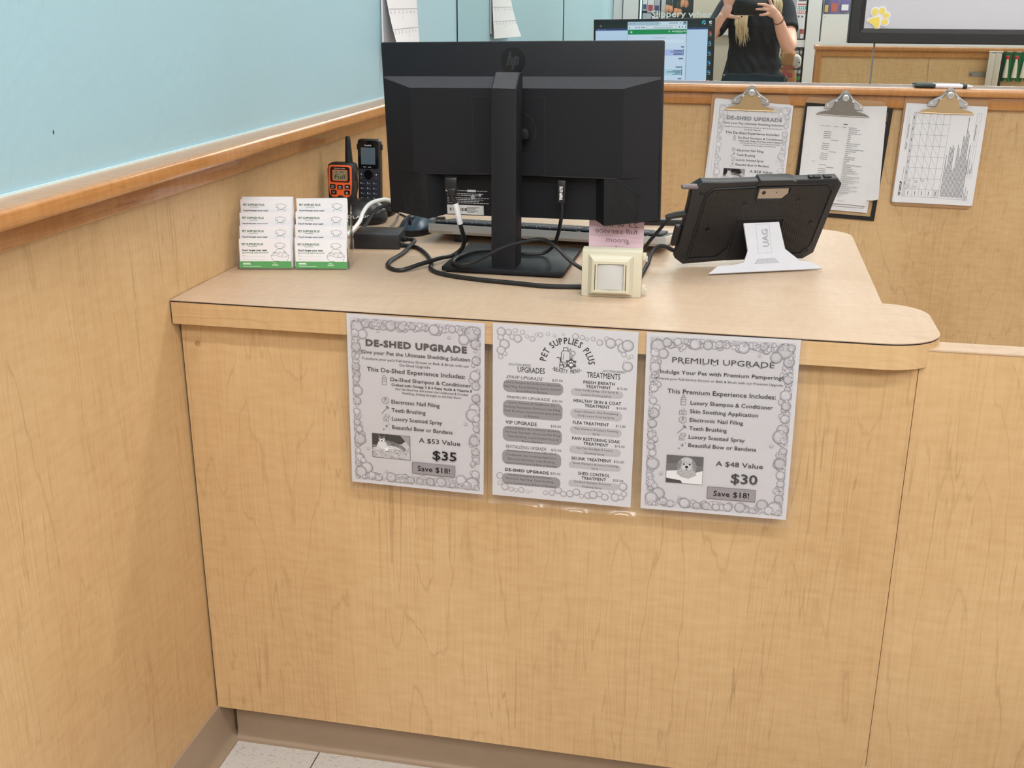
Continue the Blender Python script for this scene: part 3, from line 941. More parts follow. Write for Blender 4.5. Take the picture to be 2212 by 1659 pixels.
def puppy_photo(p, x0, y0, x1, y1):
    g = lambda v: rgb(v, v - 2, v + 1)
    w, h = x1 - x0, y1 - y0
    T = lambda u, v: (x0 + u * w, y0 + v * h)
    rnd = random.Random(9)
    p.rect(x0 - 0.6, y0 - 0.6, x1 + 0.6, y1 + 0.6, g(110))
    p.rect(x0, y0, x1, y1, g(84))
    p.pf([T(0, 0.3), T(0.4, 0.26), T(1, 0.34), T(1, 0.62), T(0, 0.62)], g(104))
    p.pf([T(0, 0.58), T(0.3, 0.54), T(0.5, 0.74), T(0.72, 0.62), T(1, 0.5), T(1, 1), T(0, 1)], g(222))                       # towel
    p.pf([T(0.0, 0.84), T(0.4, 0.9), T(0.46, 1), T(0, 1)], g(40))
    p.pf([T(0.34, 0.42), T(0.76, 0.42), T(0.84, 0.68), T(0.62, 0.82), T(0.42, 0.78), T(0.28, 0.66)], g(168))                 # body
    p.pf(blob2(T(0.55, 0.27), 0.215 * w, 0.235 * h), g(186))                                                                 # head
    p.pf([T(0.40, 0.12), T(0.32, 0.18), T(0.27, 0.36), T(0.30, 0.50), T(0.36, 0.52), T(0.40, 0.40), T(0.42, 0.24)], g(122))   # drooping ears
    p.pf([T(0.70, 0.12), T(0.78, 0.18), T(0.84, 0.36), T(0.81, 0.50), T(0.75, 0.52), T(0.71, 0.40), T(0.69, 0.24)], g(122))
    p.pf(blob2(T(0.55, 0.42), 0.12 * w, 0.13 * h), g(208))                                                                   # muzzle
    for k in range(330):                                   # curly coat
        a, d = rnd.random() * 6.28, rnd.random() ** 0.6
        u, v = 0.55 + 0.25 * d * math.cos(a), 0.40 + 0.34 * d * math.sin(a)
        c = g(rnd.choice((132, 156, 196, 210, 220)))
        p.pf([T(u, v), T(u + 0.016, v + 0.010), T(u + 0.004, v + 0.022)], c)
    p.disc(*T(0.475, 0.29), 1.3, g(24), 12)
    p.disc(*T(0.635, 0.29), 1.3, g(24), 12)
    p.disc(*T(0.555, 0.39), 2.3, g(20), 14, 0.8)
    p.stroke([T(0.555, 0.43), T(0.555, 0.49), T(0.51, 0.52)], 0.6, g(60))
    p.stroke([T(0.555, 0.49), T(0.60, 0.52)], 0.6, g(60))


def blob2(c, rx, ry, n=24):
    return [(c[0] + rx * math.cos(6.2832 * k / n), c[1] + ry * math.sin(6.2832 * k / n)) for k in range(n)]


def deshed_print(p, value='A $53 Value', line2='Give your Pet the Ultimate Shedding Solution', ink=INK, title=GREY, seed=3, dark=rgb(118, 114, 120), light=rgb(193, 190, 196), bg=PAPER_BG):
    p.rect(5.6, 5.2, 210.3, 274.2, bg)
    bubble_border(p, seed, dark, light)
    put_lines(p, [(value if t.startswith('A $') else line2 if t.startswith('Give') else t,) + tuple(r) for t, *r in TXT_DESHED if t not in ('$35', 'Save $18!')], ink, title)
    icon_bottle(p, 54.6, 94.3)
    icon_nail(p, 59.2, 135.6, 5.4)
    icon_brush(p, 52.7, 157.1, 63.3, 145.5)
    icon_spray(p, 56, 158.8)
    icon_sparkle(p, [(60.3, 177.8, 3.6), (55.4, 183.7, 2.4), (64.3, 174.2, 1.8), (64.2, 183, 0.9), (54.6, 174.8, 0.9)])
    husky_photo(p, 36.4, 192.3, 97.4, 231.8)
    p.rect(100.7, 234.2, 170.6, 254.0, rgb(96, 92, 96))
    p.rect(101.3, 234.8, 170.0, 253.4, rgb(146, 140, 144))
    put_lines(p, [t for t in TXT_DESHED if t[0] in ('$35', 'Save $18!')], ink, title)


def menu_print(p):
    rnd = random.Random(11)
    c0, c1 = rgb(202, 199, 204), rgb(112, 109, 115)
    for x, y, r in [(12, 12, 7), (24, 13, 5), (30, 20, 5), (38, 22, 6.5), (45, 12, 4), (34, 10, 4), (52, 18, 3), (12, 22, 5), (18, 32, 8), (13, 42, 7), (19, 47, 3.5), (12, 52, 4.2),
                    (60, 21, 4.5), (66, 14, 3), (72, 14, 4), (83, 12, 3), (93, 14, 2.5), (106, 11, 2), (124, 13, 5), (134, 14, 4), (141, 16, 3), (150, 15, 3.5), (160, 20, 5),
                    (170, 14, 4), (176, 20, 8), (188, 18, 6), (194, 26, 8), (206, 22, 9), (196, 36, 4), (203, 40, 3), (209, 38, 3), (205, 54, 8), (197, 47, 2),
                    (10, 246, 6), (12, 258, 4), (20, 264, 6), (30, 267, 4), (37, 268, 3.4), (46, 268, 5), (56, 269, 3), (62, 268, 2), (84, 268, 4), (94, 268, 5), (104, 262, 6), (112, 267, 5),
                    (122, 267, 6), (132, 262, 6), (140, 268, 4), (150, 268, 6), (158, 264, 7), (168, 262, 5), (176, 268, 6), (186, 256, 4.5), (192, 268, 7), (201, 264, 5), (206, 246, 7), (206, 258, 5)]:
        y = min(y, 272 - r)
        p.bubble(min(max(x, 6 + r), 210 - r), max(y, 6 + r), r, c0, c1, n=16)
    for x0, y0, x1, y1 in PILLS_L:
        p.rrect(x0, y0, x1, y1, min(8.5, (y1 - y0) / 2), rgb(140, 137, 141))
    for x0, y0, x1, y1 in PILLS_R:
        p.rrect(x0, y0, x1, y1, (y1 - y0) / 2, rgb(178, 175, 180))
    put_lines(p, TXT_MENU, rgb(20, 18, 22), rgb(44, 40, 44))
    # arched heading
    s = 'PET SUPPLIES PLUS'
    cx, cy, rb = 112.6, 57.0, 32.0
    adv, tot = [], 0
    for ch in s:
        wdt = {'I': 0.28, ' ': 0.42, 'L': 0.56, 'E': 0.62}.get(ch, 0.70)
        adv.append((tot + wdt / 2, wdt))
        tot += wdt
    for ch, (mid, wdt) in zip(s, adv):
        if ch == ' ':
            continue
        a = R(180 - 4 - 174 * mid / tot)
        vs, fs, (b0, b1, cap) = glyphs(ch)
        k = 9.6 / cap
        kx = k * 0.8
        for ex, ey in ((0.3, 0), (-0.3, 0), (0, 0.3), (0, -0.3)):
            p.layer += 0.6e-6
            q = []
            for x, y in vs:
                dx, dr = (x - (b0 + b1) / 2) * kx, rb + y * k
                X = cx + dr * math.cos(a) + dx * math.sin(a) + ex
                Y = cy - dr * math.sin(a) + dx * math.cos(a) + ey
                q.append(p.bm.verts.new(p.map(X, Y, p.layer)))
            for f in fs:
                try:
                    p.paint(p.bm.faces.new([q[i] for i in f]), rgb(40, 37, 40))
                except ValueError:
                    pass
    k = rgb(40, 38, 42)
    p.stroke([(106.7, 31.2), (113.2, 31.2), (113.2, 36), (106.7, 36)], 0.9, k, True)
    p.stroke([(106, 36), (103.6, 39), (103.6, 53.5), (116.6, 53.5), (116.6, 39), (114.2, 36)], 0.9, k, True)
    p.stroke([(106.6, 40.5), (106.6, 50)], 0.6, k)
    for x, y, r in ((121, 39, 3.2), (116.3, 34, 1.6), (119.6, 45.2, 1.7)):
        p.circle(x, y, r, 0.7, k, 18)
    p.stroke([(97, 47.5), (100, 46.5), (108, 60)], 1.0, k)
    p.stroke([(103, 46), (101.5, 60)], 1.0, k)
    p.circle(104.5, 61.0, 3.0, 0.9, k, 16)
    p.circle(109.5, 58.5, 2.6, 0.9, k, 16)
    st = []
    for i in range(12):
        rr = 9.2 if i % 2 == 0 else 6.2
        st.append((118.6 + rr * math.cos(R(30 * i - 90)), 55.2 + rr * math.sin(R(30 * i - 90))))
    p.pf(st, rgb(70, 66, 70))
    wc = rgb(228, 226, 228)
    p.disc(118.6, 57.2, 2.6, wc, 14, 0.85)
    for x, y in ((114.6, 54.6), (117.2, 52.2), (120.2, 52.2), (122.7, 54.6)):
        p.disc(x, y, 1.15, wc, 10)
    xs = 88.8
    for i, ch in enumerate('-BEAUTY MENU-'):
        if ch == ' ':
            continue
        f = (i + 0.5) / 13
        x = 88.8 + 46.8 * f
        y = 70.2 - 9.0 * (f - 0.5) ** 2 * 2 + 0.6
        p.text(ch, x - (0.7 if ch in '-' else 1.45), x + (0.7 if ch in '-' else 1.45), y, 6.2 if ch != '-' else 6, k, bold=0.01)


def premium_print(p):
    p.rect(5.6, 5.2, 210.3, 274.2, PAPER_BG)
    bubble_border(p, 4)
    put_lines(p, [t for t in TXT_PREMIUM if t[0] != 'Save $18!'])
    k = rgb(66, 62, 66)
    for x in (52.5, 80.3, 96, 144, 162):                     # swashes of the decorative title letters
        p.stroke([(x, 43.0), (x + 2.2, 45.0), (x + 4.4, 44.6)], 0.6, k)
    icon_bottle(p, 53.5, 92.5)
    icon_jar(p, 52, 112.8)
    icon_nail(p, 57.2, 131.0, 5.2)
    icon_brush(p, 50.9, 151.7, 61.6, 140.4)
    icon_spray(p, 53.4, 152.0)
    icon_sparkle(p, [(58.4, 170.8, 3.6), (53.9, 176.2, 2.4), (62.6, 167.2, 1.8), (62.4, 176, 0.9), (52.6, 167.8, 0.9)])
    puppy_photo(p, 36.8, 188.3, 90.2, 232.2)
    p.rect(98.6, 234.2, 169.4, 254.0, rgb(96, 92, 96))
    p.rect(99.2, 234.8, 168.8, 253.4, rgb(146, 140, 144))
    put_lines(p, [t for t in TXT_PREMIUM if t[0] == 'Save $18!'])


def poster(loc, roll_, label, paint, l, r, t_, b_, wavy=False):
    """letter-size sheet in a clear laminated pouch, taped to the counter edge"""
    th = thing('laminated_flyer', label, 'flyer', loc, (0, roll_, 0), 'flyers taped to the counter edge')
    MB().box(0, 0.2159, -0.0001, 0.0001, -0.2794, 0).build('paper_sheet', M['paper_flyer'], th)
    p = printer(0.00016)
    paint(p)
    p.build('print', M['ink'], th)
    b = MB()
    if wavy:                                              # sheet protector with a crinkled lower lip
        xs = [-l + (0.2159 + l + r) * i / 30 for i in range(31)]
        lip = [(-0.279, 0.0), (-0.283, 0.0006), (-0.287, 0.003), (-0.291, 0.0055)]
        rows = [[Vector((x, -0.0013, t_)) for x in xs], [Vector((x, -0.0013, -0.277)) for x in xs]]
        for z, d in lip:
            rows.append([Vector((x, -0.0013 - d - 0.0016 * math.sin(x * 90 + z * 900) * (d / 0.0055), z + 0.0012 * math.sin(x * 34))) for x in xs])
        b.ring_strip(rows, False, False, 0, True)
    else:
        b.face([(x, -0.0013, z) for x, z in rr_poly(-l, -0.2794 - b_, 0.2159 + r, t_, 0.004)])
    b.build('clear_pouch', M['pouch'], th)
    return th


YP = -OV - 0.0018
poster((0.2926, YP, 0.8662), R(0.62), 'laminated bubble flyer headed DE-SHED UPGRADE with a husky photo, taped to counter edge', deshed_print, 0.006, 0.005, 0.001, 0.012)
poster((0.5205, YP, 0.8656), R(0.13), 'laminated beauty menu with arched heading and two price columns, taped to counter edge', menu_print, 0.006, 0.009, 0.002, 0.011, True)
poster((0.7480, YP, 0.8657), R(-0.59), 'laminated bubble flyer headed PREMIUM UPGRADE with a puppy photo, taped to counter edge', premium_print, 0.006, 0.010, 0.001, 0.012)


# ------------------------------------------------------------------ monitor (seen from behind)
mon = thing('computer_monitor', 'black computer monitor seen from behind, standing on the countertop', 'monitor', (0.477, 0.349, ZT))
MW, MH = 0.251, 0.151       # half width, half height
pan = MB()
pan.box(-MW, MW, 0.0, 0.013, -MH, MH, bev=0.003)
pl = pan.build('back_shell', M['black'], mon)
pl.location = (0.004, 0.015, 1.10 - ZT)
pl.rotation_euler = (R(1.6), R(-1.2), R(-5.4))
pl.rotation_mode = 'YXZ'


def on_panel(b, name, m, **k):
    o = b.build(name, m, pl, **k)
    return o


# hump: sloping dusty ledge on top, full-width lower body, with a recessed port bay between two textured wings
HB = -0.024
xl, xr_ = -0.2485, 0.2485
b = MB()
led = [(xl, 0.0935), (xl + 0.06, 0.0935), (xr_ - 0.06, 0.0935), (xr_, 0.0935)]
rows = [[(-0.2475, -0.0005, 0.0935), (-0.19, -0.0005, 0.0935), (0.19, -0.0005, 0.0935), (0.2475, -0.0005, 0.0935)],
        [(-0.2475, -0.001, 0.090), (-0.19, HB, 0.0762), (0.19, HB, 0.0762), (0.2475, -0.001, 0.090)]]
for i in range(3):
    b.face([rows[0][i], rows[0][i + 1], rows[1][i + 1], rows[1][i]])
on_panel(b, 'sloped_ledge', M['dust'])
b = MB()
b.face([(-0.19, HB, 0.0762), (0.19, HB, 0.0762), (0.19, HB, -0.0715), (-0.19, HB, -0.0715)])       # middle of the hump
b.face([(-0.2475, -0.001, 0.090), (-0.19, HB, 0.0762), (-0.19, HB, -0.0715), (-0.2475, -0.004, -0.0715)])
b.face([(0.19, HB, 0.0762), (0.2475, -0.001, 0.090), (0.2475, -0.004, -0.0715), (0.19, HB, -0.0715)])
YW = -0.0139
for sg in (-1, 1):
    b.face([(sg * 0.178, HB, -0.0725), (sg * 0.19, HB, -0.0715), (sg * 0.217, YW, -0.0715), (sg * 0.217, YW, -0.100)])
    b.face([(sg * 0.217, YW, -0.0715), (sg * 0.2475, -0.004, -0.0715), (sg * 0.2475, -0.004, -0.145), (sg * 0.217, YW, -0.1485)])
    b.face([(sg * 0.16, HB, -0.0715), (sg * 0.19, HB, -0.0715), (sg * 0.178, HB, -0.0725)])
b.face([(-0.2475, -0.0005, 0.0935), (-0.2475, -0.001, 0.090), (-0.2475, -0.004, -0.145), (-0.2475, -0.0005, -0.145)])
b.face([(0.2475, -0.0005, 0.0935), (0.2475, -0.001, 0.090), (0.2475, -0.004, -0.145), (0.2475, -0.0005, -0.145)])
# port bay: top lip, floor, slanted cheeks
b.face([(-0.166, HB, -0.0715), (0.158, HB, -0.0715), (0.139, -0.002, -0.0775), (-0.142, -0.002, -0.0775)])
b.face([(-0.142, -0.002, -0.0775), (0.139, -0.002, -0.0775), (0.139, -0.002, -0.150), (-0.142, -0.002, -0.150)])
b.face([(-0.166, HB, -0.0715), (-0.142, -0.002, -0.0775), (-0.142, -0.002, -0.150), (-0.166, HB, -0.1545)])
b.face([(0.158, HB, -0.0715), (0.139, -0.002, -0.0775), (0.139, -0.002, -0.150), (0.158, HB, -0.1545)])
b.face([(-0.166, HB, -0.1545), (-0.142, -0.002, -0.150), (-0.217, -0.002, -0.150), (-0.217, YW, -0.1485)])
b.face([(0.158, HB, -0.1545), (0.139, -0.002, -0.150), (0.217, -0.002, -0.150), (0.217, YW, -0.1485)])
on_panel(b, 'rear_housing', M['black'])
M['vent'] = mat('textured_black_vent', rgb(22, 22, 25), 0.6, spec=0.3)
nt = M['vent'].node_tree
wv = nt.nodes.new('ShaderNodeTexWave'); wv.inputs['Scale'].default_value = 210; wv.bands_direction = 'DIAGONAL'
bp = nt.nodes.new('ShaderNodeBump'); bp.inputs['Strength'].default_value = 0.35; bp.inputs['Distance'].default_value = 0.001
tcx = nt.nodes.new('ShaderNodeTexCoord')
nt.links.new(tcx.outputs['Object'], wv.inputs['Vector']); nt.links.new(wv.outputs['Fac'], bp.inputs['Height'])
nt.links.new(bp.outputs[0], nt.nodes['Principled BSDF'].inputs['Normal'])
for s, x_in in ((-1, -0.166), (1, 0.158)):
    b = MB()
    q = [(x_in, -0.0715), (s * 0.178, -0.0725), (s * 0.217, -0.100), (s * 0.2165, -0.1485), (x_in, -0.1545)]
    b.face([(x, (YW if abs(x) > 0.2 else HB) - 0.0006, z) for x, z in q])
    on_panel(b, 'vent_panel', M['vent'])
    g = MB()
    pts = [Vector((x, (YW if abs(x) > 0.2 else HB) - 0.0008, z)) for x, z in q[1:4]]
    g.tube([Vector((x_in * 0.3, HB - 0.0004, -0.0712))] + pts, 0.0009, 6, smooth_n=1)
    on_panel(g, 'groove', M['gasket'])
b = MB()
for x0, x1, z0, z1 in ((-0.0765, 0.0545, 0.0612, 0.0622), (-0.0765, 0.0545, -0.0700, -0.0690), (-0.0765, -0.0755, -0.07, 0.0622), (0.0535, 0.0545, -0.07, 0.0622)):
    b.box(x0, x1, HB - 0.0004, HB + 0.001, z0, z1)
on_panel(b, 'mount_cover_outline', M['gasket'])
b = MB()
b.lathe([(0.0335, 0.0), (0.0335, 0.0012), (0.0315, 0.0014), (0.031, 0.0006), (0.0, 0.0006)], 40, mx=Matrix.Translation((0.006, HB, 0.004)) @ Matrix.Rotation(R(90), 4, 'X'))
on_panel(b, 'hinge_plate', M['black_smooth'])
b = MB()
b.tube([(0.006, HB - 0.002, 0.003), (0.010, HB - 0.03, 0.003)], 0.0125, 16, smooth_n=1)
b.prism([(0.004, -0.010), (0.030, -0.006), (0.032, 0.004), (0.028, 0.012), (0.004, 0.014)], HB - 0.022, HB - 0.008, 'y', bev=0.003)
on_panel(b, 'hinge_arm', M['black'])
# logo disc with two slanted letters
p = MB(); p.layer = 0.0006; p.map = lambda x, y, l: Vector((x / 1000, -l, -y / 1000))
cx, cz = -7.0, -120.0
p.disc(cx, cz, 21.5, rgb(21, 21, 24), 40)
for x0 in (-9.0, 2.0):
    pass
gk = rgb(48, 48, 52)
p.stroke([(cx - 4.5, cz - 14), (cx - 10.5, cz + 7)], 3.4, gk)
p.stroke([(cx - 6.8, cz - 4.5), (cx - 2.0, cz - 4.5), (cx - 1.8, cz - 2.5), (cx - 4.5, cz + 7)], 3.2, gk)
p.stroke([(cx + 4.2, cz - 6), (cx - 1.6, cz + 14)], 3.4, gk)
p.stroke([(cx + 4.0, cz - 4.8), (cx + 9.6, cz - 4.8), (cx + 7.0, cz + 5.4), (cx + 1.6, cz + 5.4)], 3.2, gk)
M['logo'] = attr_mat('tone_on_tone_logo', 0.3, spec=0.4)
on_panel(p, 'maker_logo', M['logo'])
# white rating print, sticker with bar code, small embossed marks
p = MB(); p.layer = 0.0024; p.map = lambda x, y, l: Vector((x / 1000, -l, -y / 1000))
rnd = random.Random(2)
wt = rgb(190, 190, 192)
p.disc(-137, 105, 2.8, rgb(215, 215, 216), 18)
p.text('hp', -139, -135.2, 106.2, 2.6, rgb(25, 25, 28), shear=0.3)
for k, (a, z) in enumerate([(-132, 105), (-137, 110.5), (-137, 113.5), (-137, 118), (-137, 121), (-137, 124), (-137, 127)]):
    x = a
    while x < -60 - (k % 3) * 9:
        s = rnd.uniform(2, 7)
        if not (-122 < x + s and x < -117 and False):
            p.rect(x, z, x + s, z + 1.1, wt)
        x += s + 0.9
p.rect(-98, 103.5, -82, 107.5, rgb(200, 200, 202))
p.disc(-88, 116.5, 3.6, rgb(205, 205, 206), 18)
p.rect(-90.8, 115.8, -85.2, 117.2, rgb(30, 30, 32))
p.rect(-76, 110, -72, 115, wt)
p.rect(-138, 131.5, -68, 148.5, rgb(214, 212, 208))
x = -135
while x < -101:
    s = rnd.choice((0.5, 0.9, 1.6))
    p.rect(x, 137, x + s, 142.5, rgb(30, 30, 30))
    x += s + rnd.choice((0.6, 1.0, 1.6))
for k in range(5):
    p.rect(-100, 135 + 2.2 * k, -76 - rnd.uniform(0, 10), 136 + 2.2 * k, rgb(90, 90, 90))
on_panel(p, 'rating_label', M['ink'])
p = MB(); p.layer = -HB * 1 + 0.0003; p.map = lambda x, y, l: Vector((x / 1000, -l, -y / 1000))
p.rect(71, 44, 73, 48, rgb(22, 22, 24)); p.rect(75, 43, 77, 48, rgb(22, 22, 24)); p.frame(70, 58, 78, 61, 0.8, rgb(20, 20, 22))
for k in range(9):
    p.rect(96 + k * 4.2, 57 + 0.25 * k, 99 + k * 4.2, 62 + 0.25 * k, rgb(26, 26, 29))
on_panel(p, 'embossed_marks', M['ink'])
# screen (seen in the mirror)
b = MB().box(-0.2495, 0.2495, 0.0131, 0.0138, -0.1495, 0.1495)
on_panel(b, 'screen_bezel', M['black_smooth'])
p = MB(); p.layer = 0.0142; p.map = lambda x, y, l: Vector((x / 1000, l, 150 / 1000 - y / 1000))
S = rgb
p.rect(-243, 5, 243, 284, S(30, 44, 42))
p.rect(-243, 5, 243, 20, S(22, 34, 40))
p.rect(-243, 36, 222, 44, S(48, 70, 122))
p.rect(-243, 44, 222, 268, S(190, 214, 240))
for x in (-232, -220, -206):
    p.frame(x, 38.5, x + 3.5, 42, 0.7, S(170, 190, 225))
p.frame(-224, 22, -219, 29, 0.8, S(180, 196, 200))
p.rect(-243, 269, 243, 284, S(36, 44, 70))
p.rect(-110, 10, 137, 272, S(150, 170, 195))
p.rect(-108, 11, 135, 25, S(168, 192, 210))
p.rect(20, 11, 118, 25, S(206, 224, 238))
p.rect(120, 12, 133, 24, S(140, 158, 182)); p.rect(124, 14, 130, 18, S(40, 50, 70))
for x in (-100, -84, 14, 24):
    p.rect(x, 17, x + 3, 20, S(60, 76, 96))
p.rect(60, 16, 98, 18.5, S(96, 112, 132)); p.circle(109, 17.5, 2.5, 0.9, S(90, 106, 126), 12)
p.rect(-108, 25, 135, 41, S(210, 226, 240))
p.rrect(-32, 27.5, 94, 38.5, 5.4, S(70, 92, 116)); p.rrect(-31, 28.3, 93, 37.7, 4.7, S(222, 234, 244))
p.rect(-2, 32, 78, 34, S(96, 112, 132))
for x in (-104, -76, -64, -52, -44, 102, 114, 128):
    p.rect(x, 30.5, x + 4, 36, S(80, 98, 118))
p.rect(-108, 42, 134, 61, S(14, 142, 84))
p.text('PET SUPPLIES PLUS', 75, 132, 52.5, 4.6, S(236, 246, 240), bold=0.03, flip=True)
p.rect(92, 54.5, 116, 55.5, S(180, 220, 196)); p.disc(63, 50.5, 2.8, S(244, 226, 190), 12)
p.rect(-97, 48, -90, 55, S(206, 230, 216))
p.rect(-108, 61, 134, 270, S(204, 222, 244))
p.text('Pet Appointment', -8, 46, 77, 4.4, S(110, 128, 150), flip=True)
p.rect(-102, 74, -96, 75.4, S(110, 128, 150))
p.rrect(-104, 83, 112, 96, 3, S(214, 230, 248)); p.rect(0, 88, 26, 90, S(150, 166, 190)); p.disc(119, 90, 4, S(226, 238, 250), 16)
p.rect(114, 110, 127, 115, S(96, 112, 140))
p.rect(-104, 122, 124, 147, S(176, 190, 236)); p.rect(122.5, 121, 125, 147, S(34, 46, 84))
for z, w in ((128, 36), (133, 50), (138, 34), (143, 38)):
    p.rect(120 - w, z - 2, 120, z + 1, S(80, 92, 140))
p.rect(105, 157, 124, 162, S(96, 112, 140)); p.rect(94, 191, 122, 196, S(96, 112, 140))
p.rect(-104, 202, 120, 226, S(176, 214, 230)); p.rect(118.5, 201, 121, 227, S(34, 46, 84))
for z, w in ((208, 34), (213, 58), (218, 26), (223, 36)):
    p.rect(116 - w, z - 2, 116, z + 1, S(84, 116, 140))
p.rect(104, 238, 119, 243, S(96, 112, 140))
for y, c in ((16, (230, 240, 250)), (58, (196, 60, 60)), (97, (34, 140, 200)), (137, (34, 140, 200)), (175, (34, 140, 200)), (213, (34, 140, 200)), (252, (210, 90, 70))):
    p.disc(231.5, y, 6, S(*c), 18); p.disc(233.5, y + 2, 3.4, S(20, 60, 120) if c[2] == 200 else S(120, 40, 40), 14); p.disc(234.5, y + 5, 2.2, S(240, 246, 250), 10)
    p.rect(225, y + 11, 238, y + 12.5, S(170, 180, 184))
p.disc(204, 16, 8, S(40, 180, 190), 20); p.disc(206, 18, 5, S(24, 70, 140), 16); p.disc(208, 22, 2.6, S(240, 246, 250), 10)
M['screen'] = attr_mat('lit_screen', 0.3, emit=0.95)
on_panel(p, 'screen', M['screen'])
# stand
b = MB()
nx0, nx1 = -0.0215, 0.0215
side = [(-0.085, 0.0105), (-0.038, 0.0105), (-0.038, 0.334), (-0.058, 0.334), (-0.085, 0.309)]
b.prism(side, nx0, nx1, 'x', bev=0.0012)
b.build('stand_column', M['black'], mon, loc=(0.0, 0, 0), rot=(0, 0, R(-1)))
b = MB()
b.face([(nx0 + 0.002, -0.0848, 0.3095), (nx1 - 0.002, -0.0848, 0.3095), (nx1 - 0.002, -0.0583, 0.3338), (nx0 + 0.002, -0.0583, 0.3338)])
for v in b.bm.verts:
    v.co += Vector((0, -0.0006, 0.0006))
b.build('column_cap', M['dust'], mon, rot=(0, 0, R(-1)))
b = MB()
b.box(nx0 + 0.003, nx0 + 0.0036, -0.0854, -0.084, 0.012, 0.30).box(nx1 - 0.0036, nx1 - 0.003, -0.0854, -0.084, 0.012, 0.30).box(nx0 + 0.003, nx1 - 0.003, -0.0854, -0.084, 0.3004, 0.301)
b.build('column_groove', M['gasket'], mon, rot=(0, 0, R(-1)))
b = MB().box(-0.107, 0.107, -0.101, 0.101, 0.0035, 0.0115, bev=0.0015).box(-0.100, 0.100, -0.094, 0.094, 0.0, 0.0035)
b.build('stand_base', M['dust'] if False else M['black'], mon, rot=(0, 0, R(-0.6)))

# ------------------------------------------------------------------ cables
def cable(name, label, pts, r, m, cat='cable', ends=()):
    b = MB().tube(pts, r, 10, smooth_n=8)
    if not ends:
        return tag(b.build(name, m), label, cat)
    t = thing(name, label, cat)
    b.build('cord', m, t)
    for nm, mb, mm in ends:
        mb.build(nm, mm, t)
    return t


ZC1 = ZT + 0.0040
pb0 = MB().box(0.3555, 0.3775, 0.330, 0.347, 0.999, 1.022, bev=0.003).box(0.360, 0.376, 0.327, 0.341, 0.990, 1.004, bev=0.003)
pb0.tube([(0.3682, 0.333, 0.996), (0.3685, 0.331, 0.980)], [0.0066, 0.0048], 12, smooth_n=1)
pl_ = MB().tube([(0.3742, 0.331, 0.976), (0.3772, 0.331, 0.966), (0.3797, 0.332, 0.952), (0.3815, 0.335, 0.940)], 0.0052, 10, smooth_n=4)
cable('cable', 'thick black cord running along the countertop in front of the monitor base',
      [(0.2385, 0.4300, ZC1 + 0.001), (0.250, 0.430, ZC1), (0.2760, 0.4180, ZC1), (0.3093, 0.3657, ZC1), (0.3361, 0.3019, ZC1), (0.3500, 0.2520, ZC1), (0.3819, 0.2206, ZC1), (0.4427, 0.1989, ZC1), (0.5162, 0.186, ZC1), (0.5649, 0.1781, ZC1), (0.6233, 0.1860, ZC1), (0.690, 0.200, ZC1), (0.7085, 0.250, ZC1), (0.7115, 0.3005, ZC1), (0.7166, 0.345, 0.880), (0.720, 0.385, 0.892), (0.7300, 0.400, 0.901), (0.7432, 0.400, 0.9023), (0.7558, 0.400, 0.8966), (0.7635, 0.400, 0.8958)],
      0.0039, M['rubber'])
pb = MB().box(0.557, 0.571, 0.3275, 0.3385, 0.984, 1.024, bev=0.002)
p = MB(); p.layer = 0.0; p.map = lambda x, y, l: Vector((0.564 + y / 1000, 0.3273 - l, 1.002 + x / 1000))
p.text('TRIPP-LITE', -12, 12, 2.2, 5.0, rgb(222, 222, 224), bold=0.04)
cable('cable', 'black display cable plugged into the monitor, arching in front of its stand',
      [(0.5641, 0.333, 0.985), (0.5651, 0.333, 0.972), (0.5625, 0.336, 0.950), (0.556, 0.350, 0.925), (0.546, 0.364, 0.902), (0.5290, 0.368, 0.8875), (0.5102, 0.362, 0.8855), (0.4882, 0.360, 0.8855), (0.455, 0.368, 0.8855), (0.430, 0.375, 0.8855), (0.4016, 0.3577, 0.8855), (0.3850, 0.3155, 0.8855), (0.3849, 0.270, 0.8855),
       (0.4010, 0.2400, 0.888), (0.4283, 0.238, 0.8935), (0.4813, 0.238, 0.9219), (0.5287, 0.235, 0.9371), (0.5523, 0.230, 0.9394), (0.5754, 0.205, 0.9348), (0.5987, 0.2, 0.9152), (0.6195, 0.197, 0.9028), (0.650, 0.195, 0.890), (0.690, 0.22, ZC1 + 0.003), (0.7000, 0.300, ZC1 + 0.004), (0.6996, 0.380, 0.878), (0.7006, 0.4202, 0.886), (0.7142, 0.42, 0.9081), (0.7306, 0.42, 0.9291), (0.7406, 0.42, 0.9437), (0.7500, 0.425, 0.9515)],
      0.0033, M['rubber'], ends=[('plug', pb, M['black_smooth']), ('plug_lettering', p, M['ink'])])
cable('cable', 'white cord curving over the black dock behind the card holder',
      [(0.235, 0.71, ZC1), (0.200, 0.67, 0.890), (0.162, 0.62, 0.9241), (0.1468, 0.6, 0.9288), (0.1295, 0.58, 0.923), (0.122, 0.56, 0.9092), (0.1239, 0.53, 0.896), (0.118, 0.490, 0.882), (0.105, 0.45, ZC1)], 0.0042, M['white_cable'])
cable('cable', 'black cord beside the white cord over the dock',
      [(0.25, 0.72, ZC1), (0.214, 0.68, 0.882), (0.172, 0.640, 0.9105), (0.1532, 0.616, 0.9144), (0.1402, 0.594, 0.9108), (0.1343, 0.572, 0.8988), (0.1334, 0.522, 0.8833), (0.128, 0.485, ZC1)], 0.0036, M['rubber'])
cable('cable', 'thin black cord looping low in front of the dock',
      [(0.215, 0.66, 0.8722), (0.1688, 0.6, 0.9079), (0.1451, 0.59, 0.901), (0.1205, 0.58, 0.8942), (0.1159, 0.57, 0.8911), (0.135, 0.525, 0.8722), (0.160, 0.50, 0.8722)], 0.0012, M['rubber'])
